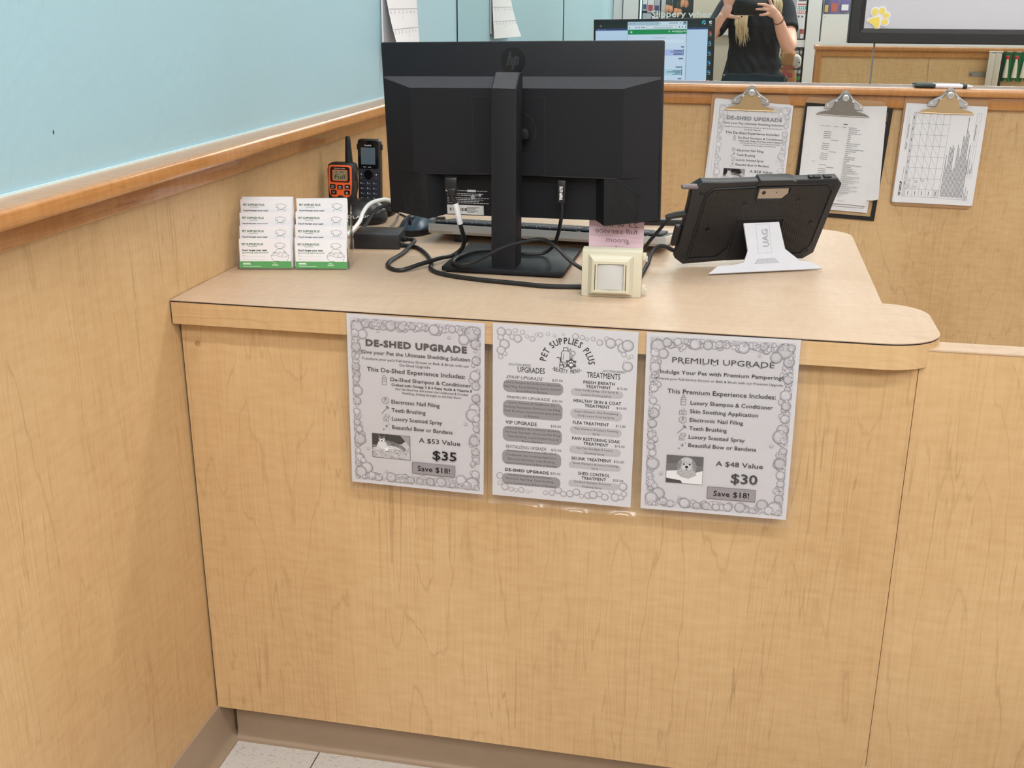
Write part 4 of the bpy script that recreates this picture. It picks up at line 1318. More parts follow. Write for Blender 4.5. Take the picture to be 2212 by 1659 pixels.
cable('cable', 'grey mouse cord lying behind the power brick', [(0.205, 0.665, 0.8722), (0.180, 0.700, 0.8722), (0.1402, 0.7511, 0.8722), (0.1534, 0.6877, 0.8722), (0.1623, 0.6267, 0.8722), (0.17, 0.56, 0.8722), (0.165, 0.50, 0.8722)], 0.0021, M['grey_cable'])

# ------------------------------------------------------------------ power brick, mouse, keyboard
t = thing('power_brick', 'black rectangular power brick on the countertop beside the card holder', 'power adapter', (0.197, 0.4375, ZT), (0, 0, R(8)))
MB().box(-0.045, 0.043, -0.0335, 0.0335, 0.0, 0.030, bev=0.0022).build('case', M['black_smooth'], t)
MB().tube([(0.041, 0.004, 0.014), (0.052, 0.0, 0.013)], [0.0062, 0.0046], 10, smooth_n=1).build('strain_relief', M['rubber'], t)

bi = t.matrix_basis.inverted()
cord = MB().tube([bi @ Vector(q) for q in [(0.3685, 0.331, 0.990), (0.3735, 0.331, 0.978), (0.3785, 0.331, 0.958), (0.3825, 0.336, 0.935), (0.3855, 0.345, 0.912), (0.381, 0.352, 0.893), (0.3647, 0.348, 0.879), (0.3517, 0.305, ZC1 + 0.0082), (0.3285, 0.262, ZC1 + 0.0060),
       (0.2994, 0.2334, ZC1), (0.2716, 0.254, ZC1), (0.2609, 0.2961, ZC1), (0.2637, 0.3673, ZC1), (0.2681, 0.4190, ZC1 + 0.0085), (0.2642, 0.440, ZC1 + 0.0095), (0.254, 0.4458, ZC1 + 0.009), (0.2395, 0.4466, 0.884)]], 0.0039, 10, smooth_n=8).build('cord', M['rubber'], t)
for nm, mb, mm in (('plug', pb0, M['black_smooth']), ('white_tag', pl_, M['paper'])):
    o = mb.build(nm, mm, cord)
    o.data.transform(bi)

M['mouse_blue'] = mat('dark_blue_mouse', rgb(60, 76, 90), 0.25, metal=0.2)
t = thing('computer_mouse', 'dark blue and black computer mouse lying beside the keyboard', 'mouse', (0.229, 0.588, ZT), (0, 0, R(172)))
t.scale = (1.1, 1.06, 1.1)


def mouse_ring(s, top):
    pass


b = MB()
rows = []
for i in range(15):
    f = i / 14
    y = -0.055 + 0.110 * f
    w = 0.0305 * (math.sin(math.pi * min(max(f * 0.94 + 0.03, 0), 1)) ** 0.42)
    h = 0.036 * (math.sin(math.pi * (0.1 + 0.86 * (f ** 0.85))) ** 0.75)
    rows.append([Vector((w * math.cos(R(a)), y, 0.006 + (h - 0.006) * max(0, math.sin(R(a))) ** 0.8)) for a in range(0, 181, 15)])
b.ring_strip(rows, False, False, 0, True)
b.build('top_shell', M['mouse_blue'], t)
b = MB()
rows = []
for i in range(15):
    f = i / 14
    y = -0.0555 + 0.111 * f
    w = 0.032 * (math.sin(math.pi * min(max(f * 0.94 + 0.03, 0), 1)) ** 0.42)
    rows.append([Vector((-w, y, 0.0005)), Vector((w, y, 0.0005)), Vector((w + 0.0006, y, 0.011)), Vector((-w - 0.0006, y, 0.011))])
b.ring_strip(rows, True, True, 0, True)
b.build('base', M['black_smooth'], t)
b = MB().lathe([(0.0, -0.0034), (0.0095, -0.0034), (0.0105, -0.002), (0.0105, 0.002), (0.0095, 0.0034), (0, 0.0034)], 20, mx=Matrix.Translation((0, 0.030, 0.0235)) @ Matrix.Rotation(R(90), 4, 'Y'))
b.build('scroll_wheel', M['black_gloss'], t)
b = MB()
for sx in (-1, 1):
    pass
b.tube([(0, 0.053, 0.013), (0, 0.045, 0.024), (0, 0.038, 0.029), (0, 0.02, 0.0345), (0, 0.008, 0.0362)], 0.0007, 6, smooth_n=3)
b.build('button_gap', M['gasket'], t)

M['kb_grey'] = mat('pale_grey_keyboard', rgb(210, 207, 200), 0.42)
M['key'] = mat('dark_grey_keys', rgb(58, 60, 66), 0.5)
kb = thing('keyboard', 'pale grey keyboard with dark keys lying behind the monitor', 'keyboard', (0.508, 0.4815, ZT), (0, 0, R(-3.8)))
tilt = Matrix.Translation((0, 0, 0.0345)) @ Matrix.Rotation(R(-8.2), 4, 'X')
b = MB()
b.prism([(0.0, 0.001), (0.0, -0.012), (0.006, -0.0175), (0.150, -0.010), (0.156, -0.004), (0.150, 0.0)], -0.232, 0.232, 'x', bev=0.001, mx=tilt)
b.build('body', M['kb_grey'], kb)
MB().box(-0.228, 0.228, 0.005, 0.148, 0.0002, 0.0016, mx=tilt).build('key_tray', M['black_smooth'], kb)
rows_k = [0.010, 0.034, 0.0535, 0.073, 0.0925, 0.112]
key_n = 0
for ri, y in enumerate(rows_k):
    x = -0.222
    while x < 0.215:
        wk = 0.0242
        if ri == 5 and -0.11 < x < 0.0: wk = 0.10
        MB().box(x, min(x + wk, 0.222), y, y + (0.012 if ri == 0 else 0.0172), 0.0016, 0.0068, bev=0.0015, seg=1, mx=tilt).build('key', M['key'], kb)
        key_n += 1
        x += wk + 0.0016
        if abs(x - 0.07) < 0.009 or abs(x - 0.135) < 0.009: x += 0.006
for x in (-0.17, 0.17):
    MB().box(x - 0.013, x + 0.013, 0.010, 0.016, 0.0, 0.0165, bev=0.001).build('folding_foot', M['black_smooth'], kb)
MB().box(-0.183, -0.157, -0.0006, 0.0, 0.019, 0.028).build('foot_hinge', M['paper'], kb)

t = MB().box(-0.09, 0.09, -0.009, 0.009, 0, 0.013, bev=0.002)
tag(t.build('power_strip', M['black_smooth'], None, (0.72, 0.772, ZT), (0, 0, R(7))), 'flat black strip lying along the back edge of the countertop', 'strip')

# ------------------------------------------------------------------ motion sensor and pink note
M['beige'] = mat('yellowed_cream_plastic', rgb(200, 193, 172), 0.42)
M['lens'] = mat('milky_lens', rgb(192, 191, 189), 0.3)
t = thing('motion_sensor', 'cream plastic motion sensor box with a milky lens, standing on the countertop', 'motion sensor', (0.676, 0.142, ZT), (0, 0, R(3.7)))
b = MB().box(-0.0475, 0.0475, 0.004, 0.034, 0.0, 0.075, bev=0.0016)
b.build('housing', M['beige'], t)
b = MB()
rect = lambda x0, x1, z0, z1, y: [Vector((x0, y, z0)), Vector((x1, y, z0)), Vector((x1, y, z1)), Vector((x0, y, z1))]
b.ring_strip([rect(-0.0375, 0.0345, 0.003, 0.069, 0.0041), rect(-0.031, 0.028, 0.008, 0.064, -0.006), rect(-0.027, 0.024, 0.010, 0.060, -0.0075), rect(-0.0225, 0.0195, 0.013, 0.056, -0.0075), rect(-0.0215, 0.0185, 0.0142, 0.0548, -0.003)], True, False, 0, False)
b.build('raised_frame', M['beige'], t)
b = MB()
n = 10
rows = []
for i in range(n + 1):
    f = i / n
    z = 0.0142 + (0.0548 - 0.0142) * f
    rows.append([Vector((-0.0215 + 0.040 * j / n, -0.0032 - 0.004 * math.sin(math.pi * j / n) * (0.6 + 0.4 * math.sin(math.pi * f)), z)) for j in range(n + 1)])
b.ring_strip(rows, False, False, 0, True)
b.build('lens', M['lens'], t)
MB().box(-0.0262, -0.0252, -0.0082, -0.006, 0.014, 0.055).build('slot', M['gasket'], t)
MB().box(0.0222, 0.0232, -0.0082, -0.006, 0.014, 0.055).build('slot', M['gasket'], t)
for z in (0.008, 0.060):
    MB().box(0.0476, 0.0535, 0.008, 0.020, z, z + 0.011, bev=0.001).box(0.0535, 0.0556, 0.006, 0.022, z - 0.001, z + 0.0045).build('hinge_clip', M['beige'], t)

M['pink'] = mat('pink_note_paper', rgb(226, 198, 209), 0.75, spec=0.2)
t = thing('sticky_note', 'pink lined sticky note with pencil writing hanging below the monitor', 'note', (0.6565, 0.3735, 0.9755), (0, 0, R(-4)))
b = MB()
for i in range(8):
    pass
rows = [[Vector((x / 10 * 0.0985 - 0.04925, 0.0035 * math.sin(z / 8 * 2.2), -0.100 * z / 8)) for x in range(11)] for z in range(9)]
b.ring_strip(rows, False, False, 0, True)
b.build('paper_sheet', M['pink'], t)
p = MB(); p.layer = 0.0; p.map = lambda x, y, l: Vector((x / 1000, 0.0035 * math.sin(y / 100 * 2.2) - 0.0003 - l, -y / 1000))
for k in range(9):
    p.rect(-49, 8 + 9.2 * k, 49, 8.4 + 9.2 * k, rgb(212, 168, 188))
pc = rgb(138, 116, 130)
p.text('23 w 8#', -27, 40, 37, 9, pc, shear=0.15, flip=True)
p.text('full service', -38, 38, 49, 9.5, pc, shear=0.15, flip=True)
p.text('groom', -18, 24, 65, 9.5, pc, shear=0.15, flip=True)
p.text('only', -10, 24, 80, 9, pc, shear=0.15, flip=True)
p.build('pencil_writing', M['ink'], t)


# ------------------------------------------------------------------ tablet in a rugged case
tab = thing('tablet', 'tablet in a black rugged case propped on a white kickstand, back towards the viewer', 'tablet', (0.7572, 0.3839, ZT + 0.0025), (0, 0, 0.4149))
LM = Matrix.Rotation(0.4759, 4, 'X')
TW, TH = 0.274, 0.178
M['case'] = mat('rugged_black_case', rgb(26, 26, 29), 0.55, bump=0.1, bscale=900)
M['case_edge'] = mat('smooth_black_bumper', rgb(30, 31, 35), 0.42)
b = MB()
oct_ = [(0.020, 0), (0.10, 0.004), (0.19, 0.004), (TW - 0.022, 0), (TW - 0.004, 0.014), (TW - 0.003, 0.06), (TW - 0.002, 0.13), (TW, 0.166), (TW - 0.012, TH), (0.05, TH - 0.002), (0.016, TH), (0, 0.166), (0.002, 0.13), (0.003, 0.055), (0.003, 0.014)]
b.prism(oct_, 0.0, 0.017, 'y', bev=0.0035, mx=LM)
b.build('case', M['case_edge'], tab)
M['case_tex'] = mat('ribbed_black_case_back', rgb(27, 26, 28), 0.5)
nt = M['case_tex'].node_tree
wv = nt.nodes.new('ShaderNodeTexWave'); wv.inputs['Scale'].default_value = 190; wv.bands_direction = 'DIAGONAL'
bp = nt.nodes.new('ShaderNodeBump'); bp.inputs['Strength'].default_value = 0.4; bp.inputs['Distance'].default_value = 0.001
tcx = nt.nodes.new('ShaderNodeTexCoord')
nt.links.new(tcx.outputs['Object'], wv.inputs['Vector']); nt.links.new(wv.outputs['Fac'], bp.inputs['Height'])
nt.links.new(bp.outputs[0], nt.nodes['Principled BSDF'].inputs['Normal'])
b = MB()
b.prism([(0.028, 0.018), (0.075, 0.018), (0.094, 0.036), (0.098, 0.096), (0.186, 0.095), (0.190, 0.036), (0.206, 0.018), (0.240, 0.018), (0.254, 0.034), (0.256, 0.154), (0.245, 0.166), (0.180, 0.166), (0.171, 0.142), (0.128, 0.142), (0.117, 0.164), (0.040, 0.162), (0.030, 0.151)], -0.0012, 0.0, 'y', mx=LM)
b.build('ribbed_back', M['case_tex'], tab)


def lean(pts, y):
    return [LM @ Vector((x, y, z)) for x, z in pts]


b = MB()
b.tube(lean([(0.024, 0.014), (0.027, 0.152), (0.038, 0.165), (0.114, 0.167)], -0.001), 0.0016, 6, smooth_n=1)
b.tube(lean([(0.180, 0.169), (0.246, 0.169), (0.259, 0.154), (0.257, 0.036), (0.242, 0.014), (0.208, 0.014)], -0.001), 0.0016, 6, smooth_n=1)
b.build('case_ridge', M['case_edge'], tab)
b = MB()
b.tube(lean([(0.026, 0.012), (0.080, 0.014), (0.097, 0.034), (0.0985, 0.100), (0.1855, 0.099), (0.188, 0.034), (0.204, 0.014)], -0.001), 0.0018, 6, smooth_n=1)
b.build('stand_bay_rim', M['case_edge'], tab)
b = MB().prism([(0.101, 0.006), (0.101, 0.096), (0.184, 0.095), (0.184, 0.006)], -0.0006, 0.0, 'y', mx=LM)
b.build('stand_bay', M['gasket'], tab)
b = MB().prism([(0.112, 0.168), (0.119, 0.1800), (0.176, 0.1795), (0.186, 0.176), (0.186, 0.168)], -0.0025, 0.0185, 'y', bev=0.002, mx=LM)
b.build('camera_bumper', M['case_edge'], tab)
b = MB()
b.tube(lean([(0.119, 0.165), (0.121, 0.140), (0.169, 0.138), (0.181, 0.152), (0.179, 0.165), (0.119, 0.165)], -0.0012), 0.0022, 6, smooth_n=1)
b.build('camera_window_rim', M['case_edge'], tab)
M['tab_metal'] = mat('warm_grey_metal', rgb(176, 166, 156), 0.35, 0.6)
b = MB().prism([(0.123, 0.1425), (0.168, 0.1415), (0.177, 0.152), (0.175, 0.163), (0.122, 0.163)], -0.0015, 0.0, 'y', mx=LM)
o = b.build('camera_window', M['tab_metal'], tab)
MB().lathe([(0, 0), (0.0034, 0), (0.0034, 0.0008), (0.0, 0.0008)], 18, mx=LM @ Matrix.Translation((0.1315, -0.0022, 0.1545)) @ Matrix.Rotation(R(-90), 4, 'X')).build('camera_lens', M['black_gloss'], o)
MB().lathe([(0, 0), (0.001, 0), (0.001, 0.0005), (0.0, 0.0005)], 10, mx=LM @ Matrix.Translation((0.155, -0.0021, 0.1545)) @ Matrix.Rotation(R(-90), 4, 'X')).build('flash', M['gasket'], o)
for x, z in ((0.1040, 0.1315), (0.2005, 0.1355), (0.0480, 0.0795), (0.2400, 0.0861)):
    MB().lathe([(0.0042, 0), (0.0042, 0.0008), (0.0032, 0.001), (0.0028, 0.0003), (0.0014, 0.0003), (0.0012, 0.0008), (0, 0.0008)], 18, mx=LM @ Matrix.Translation((x, -0.0012, z)) @ Matrix.Rotation(R(90), 4, 'X')).build('screw', M['black_gloss'], tab)
for x0, x1 in ((0.210, 0.218), (0.219, 0.232), (0.238, 0.252)):
    MB().box(x0, x1, 0.004, 0.012, TH - 0.001, TH + 0.0022, bev=0.0008, mx=LM).build('side_button', M['case'], tab)
b = MB()
for x, z, s in ((0.022, 0.020, 1), (0.022, 0.157, 1), (TW - 0.018, 0.160, -1), (TW - 0.024, 0.020, -1)):
    b.box(x - 0.006, x + 0.006, -0.0014, 0.001, z - 0.0035, z + 0.0035, bev=0.001, mx=LM)
b.build('corner_vents', M['gasket'], tab)['kind'] = 'stuff'
M['stylus'] = mat('grey_stylus', rgb(112, 104, 104), 0.4)
b = MB().tube(lean([(-0.018, 0.1685), (-0.014, 0.1685), (0.000, 0.1680), (0.010, 0.1675)], 0.004), [0.0032, 0.0046, 0.0046, 0.0046], 12, smooth_n=2)
b.build('stylus', M['stylus'], tab)
b = MB().box(-0.0085, 0.002, 0.004, 0.014, 0.040, 0.082, bev=0.002, mx=LM)
b.build('charging_plug', M['black_smooth'], tab)
b = MB().tube(lean([(-0.032, 0.1035), (-0.026, 0.105), (-0.012, 0.108), (0.002, 0.110)], 0.006), [0.0034, 0.005, 0.0058, 0.0058], 10, smooth_n=2)
b.build('data_plug', M['black_smooth'], tab)
MB().prism([(0.012, 0.010), (TW - 0.012, 0.010), (TW - 0.012, TH - 0.010), (0.012, TH - 0.010)], 0.0171, 0.0176, 'y', mx=LM).build('screen', M['black_gloss'], tab)
# kickstand: one bent plate from the hinge down to the countertop
H0, H1 = LM @ Vector((0.1105, -0.0030, 0.0895)), LM @ Vector((0.1767, -0.0030, 0.0895))
F0, F1 = Vector((0.0396, -0.0775, -0.0010)), Vector((0.2448, -0.0775, -0.0010))


def kp(x, t, off=0.0):
    """x in metres along the stand, t from hinge (0) to foot (1)"""
    cz = H0.lerp(Vector((H0.x, F0.y, F0.z)), t)
    nrm = Vector((0, -1, 0)) * math.cos(0.65) + Vector((0, 0, 1)) * math.sin(0.65)
    return Vector((x, cz.y, cz.z)) + nrm * off


M['kick'] = mat('scuffed_white_kickstand', rgb(194, 194, 201), 0.42, vary=0.05, vscale=60)
ks = [(0.1105, 0.0), (0.1767, 0.0), (0.1835, 0.56), (0.210, 0.82), (0.2300, 0.845), (0.2500, 0.995), (0.0370, 0.995), (0.056, 0.845), (0.083, 0.845), (0.1040, 0.80), (0.1135, 0.56)]
b = MB()
b.ring_strip([[kp(x, t_, 0.0032) for x, t_ in ks], [kp(x, t_, 0.0) for x, t_ in ks]], True, True, 0, False)
kso = b.build('kickstand', M['kick'], tab)
p = MB(); p.layer = 0.0; p.map = lambda x, y, l: kp(x / 1000, y / 100, 0.0034 + l)
gk = rgb(172, 172, 179); dk = rgb(146, 146, 154)
p.frame(132, 3, 158, 63, 0.9, gk)
p.pf([(124, 84.0), (131, 74.5), (163, 74.5), (171, 84.0)], gk)
p.stroke([(124, 84), (131, 74.5), (163, 74.5)], 0.8, dk)
p.stroke([(148, 74.5), (149, 84)], 0.5, dk)
for k in range(14):
    rnd = random.Random(k)
    x, y = rnd.uniform(118, 180), rnd.uniform(12, 90)
    p.stroke([(x, y), (x + rnd.uniform(-3, 4), y + rnd.uniform(1, 5))], 0.25, rgb(176, 172, 172))
p.build('embossed_panel', M['ink'], kso)
p = MB(); p.layer = 0.0; p.map = lambda x, y, l: kp(0.1535 + y / 1000, (50 - x) / 100, 0.0040 + l)
p.text('UAG', 0, 36, 0, 11.5, rgb(152, 152, 160), bold=0.01)
p.build('embossed_lettering', M['ink'], kso)

# ------------------------------------------------------------------ appointment cards in a clear holder
hold = thing('card_holder', 'clear acrylic two-column card holder standing against the left wall', 'card holder', (0.0165, 0.190, ZT), (0, 0, R(13)))
DY, DZ = 0.0125, 0.0207
cols = [(0.0045, 0.0945), (0.1015, 0.1915)]
b = MB().prism(rr_poly(0.0, 0.0, 0.196, 0.062, 0.006), 0.0, 0.0022, 'z')
b.build('base', M['clear'], hold)
for x in (0.0, 0.0972, 0.1945):
    b = MB()
    pr = [(0.0, 0.002), (0.060, 0.002), (0.060, 0.103)] + [q for t_ in range(3, -1, -1) for q in ((0.002 + DY * (t_ + 1) - 0.001, 0.030 + DZ * t_), (DY * t_, 0.018 + DZ * t_))]
    b.prism(pr, x, x + 0.0018, 'x')
    b.build('side_panel', M['clear'], hold)
for (x0, x1) in cols:
    for t_ in range(4):
        b = MB().prism(rr_poly(x0 - 0.001, 0.002 + DZ * t_, x1 + 0.001, 0.018 + DZ * t_, 0.003), DY * t_, DY * t_ + 0.0014, 'y')
        b.build('pocket_front', M['clear'], hold)
rowname = ['front row', 'second row', 'third row', 'back row']
colname = ['left column', 'right column']
GREEN = rgb(86, 152, 92)
DGREEN = rgb(44, 92, 58)


def card_print(p):
    p.rect(0, 38.6, 88.9, 50.8, GREEN)
    p.text('PET SUPPLIES PLUS', 4.2, 41.5, 10.6, 3.6, DGREEN, bold=0.03)
    p.rect(16, 12.4, 31, 13.2, rgb(130, 150, 136))
    p.text("Don't forget your next", 4.6, 47.8, 20.8, 3.2, rgb(30, 30, 32), bold=0.04)
    p.text('grooming appointment!', 4.8, 50, 24.6, 2.6, rgb(60, 128, 74), bold=0.02)
    p.text('Name', 4.8, 10.6, 29.6, 1.5, rgb(110, 110, 112))
    p.rect(12, 29.6, 46, 29.8, rgb(170, 170, 172))
    p.text('Time', 4.8, 10.2, 35.4, 1.5, rgb(110, 110, 112))
    p.rect(12, 35.4, 46, 35.6, rgb(170, 170, 172))
    wc = rgb(226, 238, 226)
    p.rect(5, 41.4, 18, 42.7, wc); p.rect(5, 44, 19, 44.9, wc); p.rect(5, 47, 36, 47.7, wc)
    p.rect(57, 41.2, 63, 41.8, wc); p.rect(56, 43.2, 65, 43.8, wc); p.rect(55, 45.2, 66, 45.8, wc)
    k = rgb(52, 60, 56)
    # line drawing of a dog in a wash tub
    p.stroke([(62.5, 14), (61.6, 9.4), (66, 7), (72, 6.6), (77, 8), (79.4, 10.4), (77.4, 14.8), (75.4, 12.6)], 0.45, k)
    p.stroke([(62.5, 14), (65, 11.6)], 0.45, k)
    p.stroke([(65, 11.6), (66, 15.6), (70, 16.8), (74.2, 15.4), (75.4, 12.6)], 0.45, k)
    p.stroke([(66, 15.6), (70, 17.4), (74.2, 15.4)], 0.6, rgb(70, 150, 100))
    p.stroke([(66.4, 16.4), (63.8, 19), (63, 23)], 0.45, k)
    p.stroke([(74, 16.2), (76.4, 19), (77.6, 22.6)], 0.45, k)
    p.stroke([(54.5, 29), (58, 24), (63, 23), (66, 25), (70, 22.6), (74, 24.6), (78, 22.4), (82, 26), (84.6, 28)], 0.45, k)
    p.stroke([(54.5, 29), (62, 28), (70, 31), (78, 31.6), (84.6, 28)], 0.45, k)
    p.stroke([(54.5, 29), (56, 35), (60, 38.4), (68, 38.4)], 0.45, k)
    p.stroke([(84.6, 28), (84, 33), (82, 38.4)], 0.45, k)
    for x, y, r in ((60, 24, 1.8), (67, 26, 1.5), (73.6, 28.4, 1.2), (79, 23.4, 2.0)):
        p.circle(x, y, r, 0.35, k, 12)


card0 = None
blank0 = None
rnd = random.Random(6)
hm = Matrix.Translation(hold.location) @ Matrix.Rotation(R(13), 4, 'Z')
TILT = R(-6)
for ci, (x0, x1) in enumerate(cols):
    for t_ in range(4):
        for k in range(4):
            lx = x0 + 0.0006 + rnd.uniform(0, 0.0012) + (0.0008 * k if ci == 0 else -0.0004 * k)
            ly = DY * t_ + 0.0022 + 0.0018 * k
            lz = 0.0026 + DZ * t_ + rnd.uniform(0, 0.0006) + (0.0006 * k if k else 0) + (0.0022 if (k == 3 and t_ == 3 and ci == 0) else 0)
            loc = hm @ Vector((lx, ly, lz + 0.0508))
            rot = (TILT * 0 + R(-5), R(rnd.uniform(-0.5, 0.5)), R(13))
            if k == 0:
                lab = 'printed appointment card facing out, %s of the %s in the clear holder' % (rowname[t_], colname[ci])
                if card0 is None:
                    card0 = thing('appointment_card', lab, 'card', loc, rot, 'appointment cards facing out of the clear holder')
                    MB().box(0, 0.0889, 0, 0.0004, -0.0508, 0).build('card_stock', M['paper'], card0)
                    p = printer(0.0001)
                    card_print(p)
                    p.build('print', M['ink'], card0)
                else:
                    copy_thing(card0, loc, rot, lab)
            else:
                lab = 'white card edge behind the printed card, %s of the %s' % (rowname[t_], colname[ci])
                g = 'cards behind the printed card, %s of the %s' % (rowname[t_], colname[ci])
                if blank0 is None:
                    blank0 = MB().box(0, 0.0889, 0, 0.0004, -0.0508, 0).build('appointment_card', M['paper'], None, loc, rot)
                    tag(blank0, lab, 'card', g)
                else:
                    c = copy_thing(blank0, loc, rot, lab)
                    c['group'] = g

# ------------------------------------------------------------------ two-way radio in its charger, cordless phone in its dock
M['orange'] = mat('orange_plastic', rgb(232, 98, 48), 0.42)
M['lcd'] = mat('grey_green_lcd', rgb(132, 130, 104), 0.3)
dock = thing('radio_charger', 'round black desktop charger holding the orange two-way radio', 'charger', (0.078, 0.662, ZT))
b = MB()
b.lathe([(0.0, 0.0), (0.056, 0.0), (0.0605, 0.006), (0.0605, 0.016), (0.056, 0.028), (0.047, 0.039), (0.036, 0.0455), (0.022, 0.047), (0.0, 0.047)], 40, sy=0.84)
b.build('dome', M['black_smooth'], dock)
MB().box(-0.062, -0.004, -0.030, 0.012, 0.012, 0.026, bev=0.004).build('radio_pocket', M['black'], dock)
p = MB(); p.layer = 0.0
p.map = lambda x, y, l: Vector(((0.0612 + l) * math.sin(R(x)), -(0.0612 + l) * 0.84 * math.cos(R(x)), 0.0165 - y / 1000))
p.text('MIDLAND', -22, 40, 0, 5.6, rgb(220, 220, 222), bold=0.02)
p.build('lettering', M['ink'], dock)
rad = thing('two_way_radio', 'black and orange two-way radio with a stubby antenna, standing in its charger', 'radio', (0.0455, 0.655, ZT + 0.0265), (R(-4), 0, 0))
b = MB()
b.prism([(-0.0255, 0.0), (0.0255, 0.0), (0.027, 0.03), (0.0305, 0.048), (0.029, 0.070), (0.0305, 0.085), (0.028, 0.095), (0.020, 0.0985), (-0.018, 0.0985), (-0.027, 0.094), (-0.0295, 0.083), (-0.0285, 0.055), (-0.028, 0.03)], -0.015, 0.015, 'y', bev=0.004)
b.build('body', M['black_smooth'], rad)
b = MB().prism(arc(0.019, 0.0865, 0.0065, 0, 90, 4) + arc(-0.019, 0.0865, 0.0065, 90, 180, 4) + [(-0.026, 0.055), (-0.024, 0.034), (-0.018, 0.027), (-0.008, 0.0265), (-0.004, 0.030), (0.004, 0.030), (0.008, 0.0265), (0.018, 0.027), (0.024, 0.034), (0.0255, 0.055)], -0.0165, -0.0145, 'y', bev=0.0008)
b.build('orange_face', M['orange'], rad)
b = MB().prism(rr_poly(-0.0215, 0.0575, 0.0215, 0.0895, 0.005), -0.0171, -0.016, 'y')
sc = b.build('screen_surround', M['black_gloss'], rad)
MB().prism(rr_poly(-0.0165, 0.0605, 0.0165, 0.0835, 0.003), -0.0176, -0.017, 'y').build('orange_rim', M['orange'], sc)
MB().prism(rr_poly(-0.015, 0.062, 0.015, 0.082, 0.002), -0.0181, -0.0175, 'y').build('display', M['lcd'], sc)
p = printer(0.0183)
p.text('MIDLAND X-TALKER', -12, 12, -85.6, 1.7, rgb(220, 220, 220), bold=0.02)
p.text('Full', -12, 12.5, -65, 8.5, rgb(34, 34, 26), shear=0.2)
p.rect(-8, -80.5, -6.6, -77.5, rgb(40, 40, 30)); p.rect(1, -80, 8, -78.4, rgb(50, 50, 40))
p.build('display_print', M['ink'], rad)
for i, (x, z) in enumerate(((-0.0165, 0.0485), (-0.0005, 0.0475), (0.0158, 0.0485), (-0.0145, 0.0365), (0.0148, 0.0365))):
    MB().prism(rr_poly(x - 0.0062, z - 0.0048, x + 0.0062, z + 0.0048, 0.0018), -0.0178, -0.016, 'y', bev=0.0006).build('button', M['black_gloss'], rad)
p = printer(0.0181)
for x, z in ((-16.5, 48.5), (-0.5, 47.5), (15.8, 48.5)):
    p.rect(x - 3.5, -z + 1.4, x + 3.5, -z + 2.2, rgb(200, 200, 200)); p.rect(x - 2.5, -z - 1.6, x + 2.5, -z - 0.5, rgb(210, 210, 210))
p.stroke([(-16.5, -37.5), (-14.5, -35.5), (-12.5, -37.5)], 0.8, rgb(210, 210, 210)); p.frame(13, -37.5, 16.6, -33.6, 0.7, rgb(210, 210, 210))
p.build('button_marks', M['ink'], rad)
MB().tube([(0.0135, 0.002, 0.096), (0.0135, 0.002, 0.104), (0.0128, 0.002, 0.125), (0.012, 0.002, 0.147), (0.0118, 0.002, 0.152)], [0.0085, 0.0078, 0.0066, 0.0052, 0.0028], 16, smooth_n=4).build('antenna', M['black'], rad)
MB().box(0.0285, 0.0305, -0.008, 0.008, 0.060, 0.078, bev=0.0008).build('talk_button', M['black'], rad)

pd = thing('phone_dock', 'black cordless phone charging dock behind the round charger', 'dock', (0.083, 0.748, ZT))
MB().box(-0.036, 0.046, -0.026, 0.030, 0.0, 0.026, bev=0.008, seg=3).build('case', M['black'], pd)
ph = thing('cordless_phone', 'black cordless phone handset with a keypad standing upright in its dock', 'phone', (0.0775, 0.742, ZT + 0.0265), (R(-3), 0, 0))
b = MB().prism(rr_poly(-0.0255, 0.0, 0.0255, 0.137, 0.007), -0.010, 0.010, 'y', bev=0.004)
b.build('body', M['black_smooth'], ph)
M['slate'] = mat('dark_slate_keys', rgb(48, 52, 62), 0.4)
MB().prism(rr_poly(-0.022, 0.004, 0.022, 0.074, 0.003), -0.0112, -0.010, 'y').build('key_panel', M['slate'], ph)
MB().prism(rr_poly(-0.0225, 0.075, 0.0225, 0.134, 0.005), -0.0114, -0.010, 'y').build('glass_face', M['black_gloss'], ph)
M['phone_lcd'] = mat('dim_phone_screen', rgb(92, 108, 118), 0.15)
MB().box(-0.0165, 0.0155, -0.0118, -0.0114, 0.0835, 0.1195).build('display', M['phone_lcd'], ph)
MB().box(-0.0285, -0.0250, -0.004, 0.004, 0.114, 0.126, bev=0.001).build('belt_clip', M['black'], ph)
MB().box(0.0250, 0.0285, -0.004, 0.004, 0.114, 0.126, bev=0.001).build('belt_clip', M['black'], ph)
MB().lathe([(0.0105, 0), (0.0105, 0.0014), (0.0088, 0.002), (0.0062, 0.0014), (0.0, 0.0014)], 28, mx=Matrix.Translation((0, -0.0110, 0.0625)) @ Matrix.Rotation(R(90), 4, 'X')).build('navigation_ring', M['black_gloss'], ph)
p = printer(0.0122)
wt = rgb(214, 216, 218)
p.text('Yealink', -8.6, 8.0, -122.6, 3.0, wt, bold=0.03)
p.rect(-12, -78.6, -5, -77.6, wt); p.rect(-1, -78.6, 6, -77.6, wt)
p.stroke([(-18, -62.5), (-15.6, -64.4), (-15.6, -60.6)], 0.7, wt, True)
p.disc(17.5, -62.4, 1.6, wt, 10); p.stroke([(-18, -53), (-15.5, -56.5)], 0.9, rgb(120, 190, 110)); p.rect(15.2, -55.5, 19.4, -54, rgb(200, 50, 50))
p.stroke([(-1, -70), (1, -68)], 0.8, wt); p.rect(-1.5, -55.6, 1.5, -54.4, wt)
